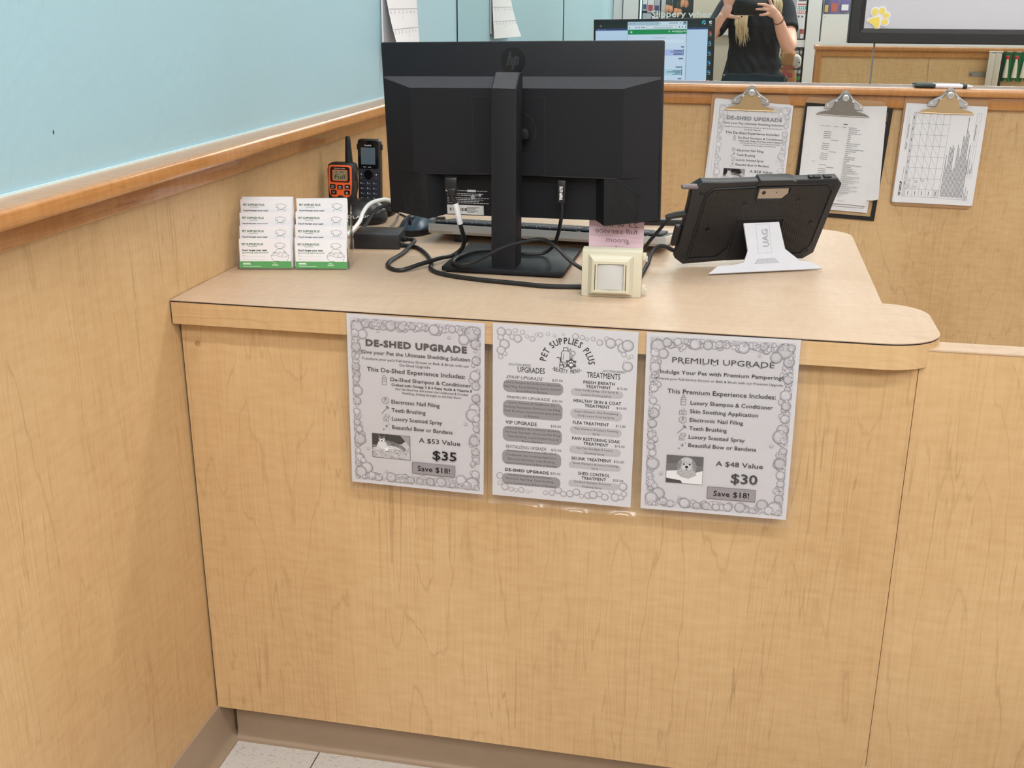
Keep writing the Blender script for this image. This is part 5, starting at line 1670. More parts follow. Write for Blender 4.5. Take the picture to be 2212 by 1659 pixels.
for r_ in range(4):
    for c in range(3):
        x, y = -14.2 + 14.2 * c, -43.5 + 10.8 * r_
        p.frame(x - 6, y - 4.6, x + 6, y + 4.6, 0.35, rgb(26, 28, 34))
        ch = '123456789*0#'[3 * r_ + c]
        p.text(ch, x - 4, x - 1.8 + (0.4 if ch != '1' else -0.6), y + 1.6, 3.6, wt, bold=0.02)
        p.rect(x - 0.4, y + 0.6, x + 4, y + 1.4, rgb(170, 174, 178))
p.build('key_print', M['ink'], ph)

# ------------------------------------------------------------------ clipboards hanging on the back wall
BT = YB - 0.0205


def clipboard(x, z, roll_, label, metal, lev_col, dx=0.0):
    t = thing('clipboard', label, 'clipboard', (x, BT, z), (R(2.6), R(roll_), 0), 'clipboards on the back wall')
    MB().prism(rr_poly(-0.112, -0.316, 0.112, 0.0, 0.014), 0.0, 0.0032, 'y', bev=0.0008).build('board', M['hardboard'], t)
    b = MB()
    wing = [(-0.054, -0.030), (-0.052, -0.018), (-0.038, -0.008), (-0.024, 0.000), (-0.017, 0.009), (-0.011, 0.019), (-0.001, 0.024), (0.008, 0.020), (0.015, 0.010), (0.023, 0.001), (0.037, -0.009), (0.052, -0.019), (0.054, -0.030), (0.024, -0.032), (0.0, -0.012), (-0.024, -0.032)]
    yw_ = lambda v: -0.0085 - 0.017 * min(1, max(0, (v + 0.030) / 0.05))
    b.ring_strip([[Vector((u + dx, yw_(v) - o_, v + 0.003)) for u, v in wing] for o_ in (0.0, 0.0018)], True, True, 0, False)
    for s_ in (-1, 1):
        b.box(dx + s_ * 0.045 - 0.008, dx + s_ * 0.045 + 0.008, -0.0088, -0.0002, -0.029, -0.016)
    b.build('base_plate', M[metal], t)
    b = MB()
    for s in (-1, 1):
        b.tube([(dx + s * 0.048, -0.0150, -0.016), (dx + s * 0.034, -0.020, -0.007), (dx + s * 0.020, -0.0230, 0.001), (dx + s * 0.012, -0.0255, 0.011)], 0.0016, 8, smooth_n=3)
    b.tube([(dx - 0.026, -0.018, -0.006), (dx + 0.026, -0.018, -0.006)], 0.0034, 10, smooth_n=1)
    b.build('spring', M['steel'], t)
    for s in (-1, 1):
        MB().lathe([(0.0, -0.001), (0.003, -0.001), (0.003, 0.0018), (0.0015, 0.0026), (0, 0.0026)], 12, mx=Matrix.Translation((dx + s * 0.0455, -0.0135, -0.0200)) @ Matrix.Rotation(R(90), 4, 'X')).build('rivet', M['steel'], t)
    b = MB()
    half = [(0.075, -0.0490), (0.066, -0.0430), (0.052, -0.0380), (0.036, -0.034), (0.0295, -0.029), (0.0275, -0.020), (0.024, -0.010), (0.0165, -0.0035), (0.0125, 0.003), (0.011, 0.008), (0.006, 0.012)]
    poly = half + [(-u, v) for u, v in half[::-1]]
    rows = []
    for off in (0.0, 0.0011):
        rows.append([Vector((dx + u, -0.0290 + 0.0235 * min(1.0, max(0.0, (0.010 - v) / 0.059)) ** 1.3 - off, v + 0.003)) for u, v in poly])
    b.ring_strip(rows, True, True, 0, False)
    b.tube([(dx - 0.074, -0.0066, -0.0462), (dx, -0.0070, -0.0470), (dx + 0.074, -0.0066, -0.0462)], 0.0017, 8, smooth_n=4)
    lv = b.build('lever', M[lev_col], t)
    MB().lathe([(0.0092, 0), (0.0092, 0.0012), (0.0062, 0.0022), (0.0056, 0.0004), (0.0030, 0.0004), (0.0024, 0.0016), (0, 0.0016)], 24, mx=Matrix.Translation((dx, -0.0300, 0.0060)) @ Matrix.Rotation(R(90), 4, 'X')).build('pivot_eyelet', M['steel'], lv)
    return t


def sheet(name, label, base, lx, ly, lz, roll_, m, group=None, w=0.2159, h=0.2794, paint=None, mp=None, cat='paper', curl=0.0):
    """a sheet of paper in the frame of a clipboard; its bottom edge lifts by curl"""
    o = thing(name, label, cat, (0, 0, 0), (0, 0, 0), group)
    mw = Matrix.Translation(base.location) @ base.rotation_euler.to_matrix().to_4x4() @ Matrix.Translation((lx, ly, lz)) @ Matrix.Rotation(roll_, 4, 'Y')
    o.location = mw.to_translation()
    o.rotation_euler = mw.to_euler()
    b = MB()
    rows = [[Vector((w * i / 6 - w / 2, -curl * (z / 10) ** 2 * (0.5 + 0.5 * math.sin(i * 0.9 + 0.4)), -h * z / 10)) for i in range(7)] for z in range(11)]
    b.ring_strip(rows, False, False, 0, True)
    b.build('paper_sheet', m, o)
    if paint:
        p = MB()
        p.layer = 0.0002 + curl * 0.1
        p.map = mp or (lambda x, y, l: Vector((x / 1000 - w / 2, -l - curl * (y / 1000 / h) ** 2, -y / 1000)))
        paint(p)
        p.build('print', M['ink'], o)
    return o


c1 = clipboard(0.884, 1.0665, 1.2, 'clipboard with the bubble-bordered flyer, leftmost on the wall behind the tablet', 'steel', 'brass', 0.001)
rnd = random.Random(3)
for k in range(6):
    sheet('paper', 'plain white sheet under the flyer on the leftmost clipboard', c1, 0.0085 - 0.0005 * k, -0.0006 - 0.0004 * k, -0.023 - 0.0008 * (k % 3), R(3.4 - 0.5 * k), M['paper'], 'sheets under the flyer on the leftmost clipboard')
sheet('flyer', 'bubble-bordered grey flyer with a husky photo held by the leftmost clipboard', c1, 0.0150, -0.0036, -0.0270, R(0.6), M['paper'],
      paint=lambda p: deshed_print(p, 'A $58 Value', 'Give your Pet Ultimate Shedding Solution', rgb(84, 82, 90), rgb(140, 140, 150), 5, rgb(164, 162, 170), rgb(214, 213, 218), rgb(217, 216, 221)), cat='flyer')

c2 = clipboard(1.1510, 1.0570, 2.2, 'clipboard with crumpled typed lists in front of a black-edged sheet, middle of three', 'steel', 'steel_dark', -0.004)
bs = thing('black_edged_sheet', 'white sheet with a thick black border hanging behind the typed lists', 'sheet')
mw = Matrix.Translation(c2.location) @ c2.rotation_euler.to_matrix().to_4x4() @ Matrix.Translation((0.011, -0.0006, -0.0175)) @ Matrix.Rotation(R(0.6), 4, 'Y')
bs.location = mw.to_translation(); bs.rotation_euler = mw.to_euler()
b = MB()
for x0, x1, z0, z1 in ((-0.1215, -0.1095, -0.326, 0), (0.1095, 0.1215, -0.326, 0), (-0.1095, 0.1095, -0.012, 0), (-0.1095, 0.1095, -0.326, -0.314), (-0.1095, 0.1095, -0.0455, -0.0385)):
    b.box(x0, x1, -0.0008, 0.0, z0, z1)
b.build('black_border', M['black_smooth'], bs)
MB().box(-0.1095, 0.098, -0.0003, 0.0, -0.304, -0.050).build('white_sheet', M['paper'], bs)
p = printer(0.0006)
p.frame(-104, 56, 85, 292, 0.9, rgb(40, 40, 44))
p.build('thin_rule', M['ink'], bs)
for k in range(5):
    sheet('paper', 'worn sheet fanned out under the typed list on the middle clipboard', c2, 0.007 - 0.001 * k, -0.0026 - 0.0005 * k, -0.0195 - 0.0015 * k, R(-3.6 + 0.7 * k), M['paper_warm'], 'sheets fanned under the typed list', h=0.268 - 0.002 * k, curl=0.004 + 0.001 * k)


def list_print(p):
    rnd = random.Random(12)
    k = rgb(146, 146, 152)
    p.rect(100, 40, 112, 41.6, rgb(60, 60, 66))
    for x in (36, 52, 74, 98, 116, 126):
        p.rect(x, 49, x + 13, 50, k)
    for i in range(33):
        y = 54 + 5.6 * i
        if i > 1 and rnd.random() < 0.9:
            x = rnd.choice((50, 50, 50, 72))
            p.rect(x, y, x + 21, y + 1.3, k)
        w = rnd.choice((9, 16, 24, 30, 38, 46, 52))
        x = 118
        while x < 118 + w:
            s = min(rnd.uniform(4, 11), 118 + w - x)
            p.rect(x, y, x + s, y + 1.5, k)
            x += s + 1.2
    p.rect(30, 152, 38, 153.2, k)
    for y, w in ((236, 26), (241, 12), (247, 8), (259, 20)):
        p.rect(118, y, 118 + w, y + 1.1, rgb(140, 140, 146))


sheet('paper', 'crumpled typed two-column list on top of the middle clipboard', c2, 0.004, -0.0056, -0.0290, R(1.5), M['paper_warm'], w=0.202, h=0.270, paint=list_print, curl=0.010)

c3 = clipboard(1.4230, 1.0705, 0.9, 'clipboard holding a printed grid form turned sideways, rightmost on the wall', 'steel', 'brass', 0.004)
for k in range(5):
    sheet('paper', 'white sheet under the grid form on the rightmost clipboard', c3, 0.002 + 0.0006 * k, -0.0006 - 0.0005 * k, -0.0235 - 0.0006 * k, R(0.5 - 0.25 * k), M['paper'], 'sheets under the grid form')


def form_print(p):                       # x along the long side of the sheet, y across
    k, g = rgb(70, 70, 76), rgb(120, 120, 126)
    p.text('PIP GROUP', 20, 62, 19.5, 6.4, rgb(30, 30, 32), bold=0.035, shear=0.1)
    p.rect(64, 18.6, 104, 19.4, k)
    p.rect(150, 13, 236, 13.3, g); p.frame(150, 12.6, 184, 19, 0.3, g); p.frame(186, 8.5, 268, 14.5, 0.3, g)
    p.rect(154, 15, 172, 16.6, k)
    for i in range(8):
        p.rect(186 + i * 5, 15.2, 189 + i * 5, 17.6, g)
    x0, x1, y0 = 18, 258, 24
    p.rect(x0, y0, x1, y0 + 7, rgb(206, 205, 209))
    cw = (x1 - x0 - 22) / 7
    rows = [y0, y0 + 7, y0 + 26, y0 + 45, y0 + 64, y0 + 83, y0 + 100]
    for y in rows:
        p.rect(x0, y, x1, y + 0.45, k)
    p.rect(x0, rows[5], x0 + 22, rows[6], rgb(206, 205, 209))
    for i in range(9):
        x = x0 if i == 0 else x0 + 22 + cw * (i - 1)
        p.rect(x, y0, x + 0.45, rows[6], k)
    for r_ in range(4):
        for c in range(7):
            xa = x0 + 22 + cw * c
            p.stroke([(xa + cw, rows[r_ + 1]), (xa, rows[r_ + 2])], 0.35, g)
    for c in range(7):
        p.rect(x0 + 22 + cw * c + 12, y0 + 2.6, x0 + 22 + cw * c + 21, y0 + 4.2, k)
    for r_ in range(5):
        p.rect(x0 + 5, rows[r_ + 1] + 8, x0 + 17, rows[r_ + 1] + 9.4, k)
    pc = rgb(104, 104, 112)
    for cx, cy in ((52, 37), (46, 56), (64, 39), (62, 58), (66, 76), (45, 38)):
        p.circle(cx, cy, 3.0, 0.5, pc, 12)
        p.stroke([(cx - 3, cy + 4), (cx + 3, cy + 2), (cx - 1, cy - 4)], 0.5, pc)
    rnd = random.Random(4)
    y = 129
    for i in range(18):
        ln = rnd.choice((80, 110, 140, 170, 190, 225))
        x = 22
        while x < 22 + ln:
            s = rnd.uniform(4, 16)
            p.rect(x, y, x + s, y + 1.3, rgb(88, 88, 94))
            x += s + 0.9
        p.rect(16, y, 17.4, y + 1.3, g)
        y += 3.5
    p.frame(80, 194, 262, 206, 0.35, g); p.rect(80, 200, 262, 200.3, g); p.rect(170, 194, 170.3, 206, g)
    p.rect(186, 196, 230, 197.3, k)
    for i, ln in enumerate((22, 40, 14, 30)):
        p.rect(14, 193 + 3 * i, 14 + ln, 194 + 3 * i, g)
        p.rect(92, 190 + 4 * i, 92 + ln, 191 + 4 * i, g)


sheet('paper', 'printed grid form turned sideways on top of the rightmost clipboard', c3, 0.0015, -0.0038, -0.0255, R(0.2), M['paper'], paint=form_print,
      mp=lambda x, y, l: Vector((y / 1000 - 0.10795, -l, x / 1000 - 0.2794)))

# ------------------------------------------------------------------ whiteboard, paw magnet, marker, calendar
M['frame_black'] = mat('black_wood_frame', rgb(17, 17, 20), 0.4, bump=0.08, bscale=200)
M['wboard'] = mat('white_enamel_board', rgb(198, 198, 206), 0.22)
wb = thing('whiteboard', 'whiteboard in a thick black frame hanging in front of the mirror', 'whiteboard', (1.1395, YB, 1.2095))
WW, WHT, FW, FD = 0.92, 0.62, 0.040, 0.026
MB().box(0.02, WW - 0.02, -0.012, -0.001, 0.02, WHT - 0.02).build('writing_surface', M['wboard'], wb)
for nm, q0, q1, along in (('frame_rail', (0, 0), (WW, 0), 0), ('frame_rail', (WW, 0), (WW, WHT), 1), ('frame_rail', (WW, WHT), (0, WHT), 2), ('frame_rail', (0, WHT), (0, 0), 3)):
    b = MB()
    d = Vector((q1[0] - q0[0], q1[1] - q0[1])).normalized()
    nrm = Vector((-d.y, d.x))
    pr = [(0.0, -0.001), (0.0, -FD * 0.9), (0.003, -FD), (FW * 0.68, -FD), (FW * 0.72, -FD * 0.75), (FW, -0.0135), (FW, -0.001)]
    rings = []
    for pt, sg in ((q0, 1), (q1, -1)):
        rings.append([Vector((pt[0] + nrm.x * u + d.x * sg * u, v, pt[1] + nrm.y * u + d.y * sg * u)) for u, v in pr])
    b.ring_strip(rings, True, True, 0, False)
    b.build(nm, M['frame_black'], wb)
M['yellow'] = mat('yellow_print', rgb(232, 208, 98), 0.5)
pm = thing('paw_magnet', 'white and yellow paw print magnet at the lower left of the whiteboard', 'magnet', (1.2145, YB - 0.0123, 1.2725))


def blob(c, rx, ry, a=0, n=20):
    return [(c[0] + rx * math.cos(R(360 * k / n)) * math.cos(R(a)) - ry * math.sin(R(360 * k / n)) * math.sin(R(a)), c[1] + rx * math.cos(R(360 * k / n)) * math.sin(R(a)) + ry * math.sin(R(360 * k / n)) * math.cos(R(a))) for k in range(n)]


Q = lambda X, Y: ((X - 845) * 0.00033, (190 - Y) * 0.00033)
pad = [Q(*q) for q in ((768, 198), (778, 186), (800, 178), (830, 170), (852, 168), (860, 178), (861, 205), (859, 240), (852, 258), (842, 264), (832, 259), (822, 244), (812, 230), (790, 218), (773, 210))]
toes = [(Q(818, 127), 0.0084, 0.0094, -8), (Q(873, 120), 0.0074, 0.0090, 18), (Q(908, 157), 0.0082, 0.0068, 20), (Q(903, 208), 0.0088, 0.0074, 10)]
b = MB()
c0_ = (sum(q[0] for q in pad) / len(pad), sum(q[1] for q in pad) / len(pad))
b.prism([(c0_[0] + (u - c0_[0]) * 1.3, c0_[1] + (v - c0_[1]) * 1.26) for u, v in pad], -0.0015, 0, 'y')
for i_, (c, rx, ry, a) in enumerate(toes):
    b.prism(blob(c, rx + 0.0045, ry + 0.0045, a), -0.0015 - 0.00001 * (i_ + 1), 0, 'y')
b.prism([Q(806, 150), Q(870, 140), Q(896, 190), Q(880, 222), Q(820, 200)], -0.00156, 0, 'y')
b.build('white_back', M['paper'], pm)
MB().prism(pad, -0.0021, -0.0015, 'y').build('yellow_pad', M['yellow'], pm)
for c, rx, ry, a in toes:
    MB().prism(blob(c, rx, ry, a), -0.0021, -0.0015, 'y').build('yellow_toe', M['yellow'], pm)

M['marker_cap'] = mat('dark_green_cap', rgb(26, 40, 40), 0.4)
mk = thing('dry_erase_marker', 'white dry erase marker with a dark cap lying on the chair rail under the whiteboard', 'marker', (1.412, YB - 0.0215, ZR + 0.0066), (0, R(90), R(1.5)))
MB().lathe([(0.0, -0.024), (0.0058, -0.024), (0.0058, 0.047), (0.004, 0.050), (0, 0.050)], 18).build('barrel', M['paper'], mk)
MB().lathe([(0.0, -0.080), (0.0056, -0.079), (0.0066, -0.070), (0.0066, -0.026), (0.006, -0.0245), (0, -0.0245)], 18).build('cap', M['marker_cap'], mk)
MB().lathe([(0.0, 0.0495), (0.0061, 0.0495), (0.0061, 0.060), (0.0, 0.060)], 18).build('end_ring', M['marker_cap'], mk)
MB().lathe([(0.0, 0.0602), (0.0045, 0.0602), (0.0018, 0.076), (0, 0.0765)], 14).build('tip', M['paper'], mk)

cal = thing('wall_calendar', 'white paper calendar curling off the blue wall beside the monitor', 'calendar', (0, 1.092, 1.405))


def calx(y, z):
    u = min(max(y / 0.277, 0), 1)
    d = max(0.0, -z / 0.21)
    return 0.008 + d ** 1.8 * (0.036 * (1 - u) + 0.008)


def caly(y, z):
    u = y / 0.277
    d = max(0.0, -z / 0.21)
    return y - 0.022 * (1 - u) * d ** 2


b = MB()
rows = [[Vector((calx(0.277 * i / 12, -0.21 * k / 12), caly(0.277 * i / 12, -0.21 * k / 12), -0.21 * k / 12)) for i in range(13)] for k in range(13)]
b.ring_strip(rows, False, False, 0, True)
b.build('month_page', M['paper'], cal)
b = MB().box(0.0015, 0.0060, 0, 0.277, -0.195, 0.0).box(0.0015, 0.004, 0, 0.277, 0.004, 0.214)
b.build('under_pages', M['paper'], cal)
MB().tube([(0.006, 0.0, 0.002), (0.006, 0.277, 0.002)], 0.003, 8, smooth_n=1).build('spiral_binding', M['steel'], cal)
p = MB(); p.layer = 0.0
p.map = lambda x, y, l: Vector((calx(x / 1000, -y / 1000) + 0.0009 + l, caly(x / 1000, -y / 1000), -y / 1000))
g = rgb(120, 120, 124)
for y in (20, 62, 108, 154):
    for i in range(27):
        p.rect(4 + 10 * i, y, 14 + 10 * i, y + 0.8, g)
d = 6
for r_, y in enumerate((31, 73, 119, 165)):
    for c in range(7):
        n_ = -1 + 7 * r_ + c
        if 1 <= n_ <= 30:
            p.text(str(n_), 12 + 37.5 * c, 12 + 37.5 * c + (3.4 if n_ < 10 else 6.4), y, 6.5, rgb(70, 70, 74))
for x, y in ((118, 128), (160, 172), (80, 84)):
    p.disc(x, y, 1.3, rgb(60, 60, 64), 8)
p.rect(96, 8, 118, 9.5, g); p.rect(90, 12, 126, 13, g)
p.build('month_print', M['ink'], cal)


# ------------------------------------------------------------------ the photographer (seen in the mirror)
def fuse(name, mb, voxel, mats, parent=None, smooth=6, fac=0.5, matfn=None):
    """melt overlapping shapes into one continuous skin"""
    o = mb.build(name, mats, parent)
    md = o.modifiers.new('skin', 'REMESH')
    md.mode = 'VOXEL'
    md.voxel_size = voxel
    ms = o.modifiers.new('smooth', 'SMOOTH')
    ms.factor = fac
    ms.iterations = smooth
    bpy.context.view_layer.update()
    dg = bpy.context.evaluated_depsgraph_get()
    me = bpy.data.meshes.new_from_object(o.evaluated_get(dg))
    o.modifiers.clear()
    o.data = me
    me.materials.clear()
    for m in (mats if isinstance(mats, (list, tuple)) else [mats]):
        me.materials.append(m)
    for p in me.polygons:
        p.use_smooth = True
        p.material_index = matfn(p.center) if matfn else 0
    return o


M['skin'] = mat('fair_skin', rgb(222, 172, 152), 0.5, vary=0.07, vscale=25)
M['tee'] = mat('faded_black_cotton', rgb(36, 38, 44), 0.9, bump=0.6, bscale=55, vary=0.25, vscale=14)
M['denim'] = mat('dark_denim', rgb(44, 54, 72), 0.9, bump=0.2, bscale=300)
M['blonde'] = mat('blonde_hair', rgb(218, 200, 164), 0.45, vary=0.3, vscale=60)
M['nail'] = mat('black_nail_polish', rgb(30, 22, 26), 0.2)
M['lip'] = mat('lips', rgb(186, 104, 98), 0.45)
M['shoe'] = mat('black_shoe', rgb(30, 30, 32), 0.6)
PX, PY = 0.905, -1.955
V = Vector

b = MB()
# trunk, hips, legs
trunk = [(0.86, 0.165, 0.105), (0.95, 0.150, 0.098), (1.05, 0.132, 0.090), (1.15, 0.140, 0.100), (1.24, 0.150, 0.105), (1.31, 0.140, 0.085), (1.355, 0.085, 0.065), (1.385, 0.055, 0.055), (1.44, 0.052, 0.052)]
b.ring_strip([[V((PX + rx * math.cos(2 * math.pi * k / 24), PY + 0.01 + ry * math.sin(2 * math.pi * k / 24), z)) for k in range(24)] for z, rx, ry in trunk], True, True)
for s in (-1, 1):
    b.tube([(PX + s * 0.085, PY, 0.90), (PX + s * 0.092, PY + 0.005, 0.68), (PX + s * 0.095, PY + 0.012, 0.47), (PX + s * 0.097, PY - 0.005, 0.33), (PX + s * 0.098, PY - 0.01, 0.09)], [0.088, 0.078, 0.054, 0.054, 0.036], 16, smooth_n=4)
    b.ell((PX + s * 0.104, PY + 0.045, 0.045), (0.044, 0.115, 0.038))
# head with a face, tilted down towards the phone
HC = V((PX - 0.005, PY + 0.045, 1.515))
hm_ = Matrix.Rotation(R(14), 3, 'X').inverted()


def hp(x, y, z):
    return HC + hm_ @ V((x, y, z))


b.ell(HC, (0.074, 0.092, 0.108), 24, 16, mx=hm_)
b.ell(hp(0, 0.030, -0.062), (0.052, 0.055, 0.055), 18, 12, mx=hm_)
b.tube([hp(0, 0.088, 0.004), hp(0, 0.102, -0.022), hp(0, 0.090, -0.034)], [0.009, 0.013, 0.010], 10, smooth_n=3)
for s in (-1, 1):
    b.ell(hp(s * 0.074, -0.005, -0.012), (0.010, 0.018, 0.030), 12, 8)
# arms
for pts, rr in (
    ([(1.045, -1.945, 1.315), (1.085, -1.905, 1.215), (1.112, -1.80, 1.105), (1.102, -1.735, 1.082), (1.062, -1.665, 1.155), (1.030, -1.607, 1.232), (1.010, -1.596, 1.258)], [0.052, 0.048, 0.043, 0.042, 0.037, 0.026, 0.026]),
    ([(0.765, -1.945, 1.315), (0.700, -1.90, 1.215), (0.625, -1.81, 1.105), (0.612, -1.765, 1.090), (0.655, -1.690, 1.150), (0.703, -1.625, 1.222), (0.720, -1.614, 1.248)], [0.052, 0.048, 0.042, 0.041, 0.036, 0.025, 0.026]),
):
    b.tube(pts, rr, 16, smooth_n=5)


def flatrot(ax, az):
    return Matrix.Rotation(az, 3, 'Y') @ Matrix.Rotation(ax, 3, 'Z')


# right hand: palm behind the right end of the phone, fingers across its back
b.tube([(1.015, -1.597, 1.252), (0.992, -1.594, 1.268), (0.972, -1.590, 1.283)], [0.028, 0.035, 0.030], 14, smooth_n=4, flat=0.62)
b.tube([(1.000, -1.594, 1.262), (0.985, -1.592, 1.285), (0.980, -1.590, 1.305)], [0.024, 0.026, 0.018], 12, smooth_n=4, flat=0.75)
fing = [[(0.985, -1.590, 1.302), (0.978, -1.578, 1.325), (0.966, -1.577, 1.345), (0.945, -1.584, 1.352)],
        [(0.978, -1.586, 1.294), (0.958, -1.567, 1.303), (0.935, -1.5655, 1.3075), (0.906, -1.5665, 1.3085)],
        [(0.976, -1.586, 1.280), (0.955, -1.567, 1.2815), (0.930, -1.5655, 1.2825), (0.899, -1.5665, 1.2815)],
        [(0.980, -1.588, 1.262), (0.965, -1.568, 1.257), (0.945, -1.566, 1.2525), (0.921, -1.567, 1.2505)]]
for f in fing:
    b.tube(f, [0.0098, 0.0092, 0.0086, 0.0066], 10, smooth_n=4)
b.tube([(1.000, -1.600, 1.255), (0.975, -1.607, 1.255), (0.950, -1.604, 1.262)], [0.013, 0.0115, 0.0085], 10, smooth_n=4)
# left hand: open C grip, thumb under the left end, fingers hooked over the top edge
b.tube([(0.714, -1.617, 1.240), (0.730, -1.606, 1.262), (0.742, -1.600, 1.288), (0.748, -1.598, 1.305)], [0.026, 0.034, 0.033, 0.026], 14, smooth_n=4, flat=0.55)
b.tube([(0.722, -1.610, 1.246), (0.748, -1.600, 1.250)], [0.022, 0.015], 12, smooth_n=1)
fl = [[(0.764, -1.596, 1.306), (0.774, -1.590, 1.332), (0.790, -1.582, 1.346), (0.812, -1.579, 1.344)],
      [(0.752, -1.598, 1.310), (0.757, -1.590, 1.338), (0.772, -1.580, 1.357), (0.794, -1.579, 1.356)],
      [(0.741, -1.599, 1.308), (0.742, -1.590, 1.338), (0.750, -1.579, 1.360), (0.768, -1.574, 1.366)],
      [(0.730, -1.600, 1.302), (0.722, -1.594, 1.326), (0.716, -1.587, 1.350), (0.713, -1.582, 1.370)]]
for f in fl:
    b.tube(f, [0.0098, 0.0090, 0.0084, 0.0066], 10, smooth_n=4)
b.tube([(0.738, -1.604, 1.250), (0.765, -1.592, 1.2405), (0.795, -1.580, 1.2385), (0.822, -1.577, 1.2405)], [0.0145, 0.0115, 0.0100, 0.0072], 10, smooth_n=4)
person = fuse('person', b, 0.0036, [M['skin']], smooth=4)
tag(person, 'person in a black t-shirt and jeans taking the photo, seen in the mirror', 'person')


def clothing(name, mb, voxel, m, smooth=5):
    return fuse(name, mb, voxel, [m], person, smooth)


# t-shirt
b = MB()
ring = []
for z, cx, rx, ry in ((0.872, 0.916, 0.178, 0.122), (0.90, 0.918, 0.180, 0.124), (0.925, 0.906, 0.166, 0.118), (0.965, 0.916, 0.168, 0.118), (1.01, 0.908, 0.156, 0.112), (1.06, 0.912, 0.151, 0.110), (1.12, 0.906, 0.155, 0.118), (1.19, 0.904, 0.160, 0.126), (1.25, 0.904, 0.163, 0.124), (1.31, 0.905, 0.158, 0.104), (1.345, 0.905, 0.115, 0.082), (1.372, 0.905, 0.074, 0.068)):
    ring.append([V((cx + rx * math.cos(2 * math.pi * k / 32) + 0.004 * math.sin(5 * k + z * 60), PY + 0.01 + ry * math.sin(2 * math.pi * k / 32) + 0.004 * math.sin(3 * k + z * 75), z)) for k in range(32)])
b.ring_strip(ring, True, True)
b.tube([(1.005, -1.945, 1.318), (1.055, -1.935, 1.300), (1.088, -1.893, 1.215), (1.1005, -1.853, 1.163)], [0.066, 0.070, 0.064, 0.062], 18, smooth_n=4)
b.tube([(0.805, -1.945, 1.318), (0.755, -1.935, 1.300), (0.700, -1.893, 1.215), (0.6655, -1.853, 1.163)], [0.066, 0.070, 0.064, 0.062], 18, smooth_n=4)
clothing('t_shirt', b, 0.006, M['tee'], 3)
b = MB()
b.ring_strip([[V((PX + rx * math.cos(2 * math.pi * k / 28), PY + 0.008 + ry * math.sin(2 * math.pi * k / 28), z)) for k in range(28)] for z, rx, ry in ((0.955, 0.158, 0.106), (0.90, 0.175, 0.118), (0.83, 0.180, 0.122), (0.77, 0.176, 0.115))], True, True)
for s in (-1, 1):
    b.tube([(PX + s * 0.088, PY, 0.86), (PX + s * 0.094, PY + 0.005, 0.68), (PX + s * 0.097, PY + 0.012, 0.47), (PX + s * 0.099, PY, 0.30), (PX + s * 0.100, PY, 0.10)], [0.096, 0.090, 0.068, 0.066, 0.062], 18, smooth_n=4)
clothing('jeans', b, 0.008, M['denim'], 4)
for s in (-1, 1):
    b = MB()
    b.ell((PX + s * 0.104, PY + 0.045, 0.048), (0.050, 0.124, 0.046))
    b.box(PX + s * 0.104 - 0.047, PX + s * 0.104 + 0.047, PY - 0.07, PY + 0.16, 0.0, 0.022, bev=0.008)
    clothing('shoe', b, 0.008, M['shoe'], 3)
# hair: cap, fringe and long loose locks
rnd = random.Random(21)
b = MB()
b.ell(HC + hm_ @ V((0, -0.014, 0.016)), (0.084, 0.096, 0.106), 24, 14, mx=hm_)
b.tube([hp(0, -0.075, 0.03), hp(0, -0.11, -0.08), V((PX, PY - 0.085, 1.33)), V((PX, PY - 0.125, 1.20))], [0.06, 0.07, 0.075, 0.03], 14, smooth_n=5)
for k in range(110):                                        # left lock falling over the chest
    t_ = rnd.random()
    x = 0.792 + 0.066 * t_
    r_ = rnd.uniform(0.0010, 0.0026) if k % 5 else 0.0046
    zend = rnd.uniform(1.085, 1.20) - 0.02 * math.sin(t_ * 3)
    b.tube([hp(-0.070, 0.012 + 0.03 * (t_ - 0.5), -0.02), (0.845 + 0.02 * (t_ - 0.5), -1.868 + rnd.uniform(-0.01, 0.008), 1.39), (x + 0.006, -1.800 + rnd.uniform(-0.008, 0.008), 1.29), (x - 0.002 + rnd.uniform(-0.006, 0.006), -1.792 + rnd.uniform(-0.008, 0.008), 1.20), (x + 0.012 + rnd.uniform(-0.014, 0.014), -1.800 + rnd.uniform(-0.006, 0.01), zend)], [r_ * 2, r_ * 2, r_ * 1.6, r_ * 1.2, 0.0004], 6, smooth_n=5)
for k in range(60):                                        # right lock, shorter
    t_ = rnd.random()
    x = 1.000 + 0.046 * t_
    r_ = rnd.uniform(0.0010, 0.0026)
    b.tube([hp(0.070, 0.012, -0.02), (0.972 + 0.02 * (t_ - 0.5), -1.868 + rnd.uniform(-0.01, 0.008), 1.40), (x, -1.815 + rnd.uniform(-0.008, 0.008), 1.335), (x + 0.006 + rnd.uniform(-0.006, 0.006), -1.812 + rnd.uniform(-0.008, 0.008), rnd.uniform(1.245, 1.29))], [r_ * 2, r_ * 2, r_ * 1.5, 0.0004], 6, smooth_n=5)
b.build('hair', M['blonde'], person)
for s in (-1, 1):
    e = MB()
    e.ell(hp(s * 0.030, 0.0835, 0.006), (0.0125, 0.008, 0.0085), 14, 8)
    eo = e.build('eye', M['white_cable'], person)
    MB().ell(hp(s * 0.030, 0.0905, 0.004), (0.0055, 0.003, 0.0055), 12, 8).build('iris', M['slate'], eo)
    MB().tube([hp(s * 0.016, 0.0945, 0.024), hp(s * 0.030, 0.095, 0.028), hp(s * 0.046, 0.084, 0.023)], [0.0022, 0.0026, 0.0012], 6, smooth_n=3).build('eyebrow', M['hardboard'], person)
MB().tube([hp(-0.022, 0.078, -0.060), hp(0, 0.0885, -0.057), hp(0.022, 0.078, -0.060)], [0.002, 0.006, 0.002], 8, smooth_n=4).build('mouth', M['lip'], person)
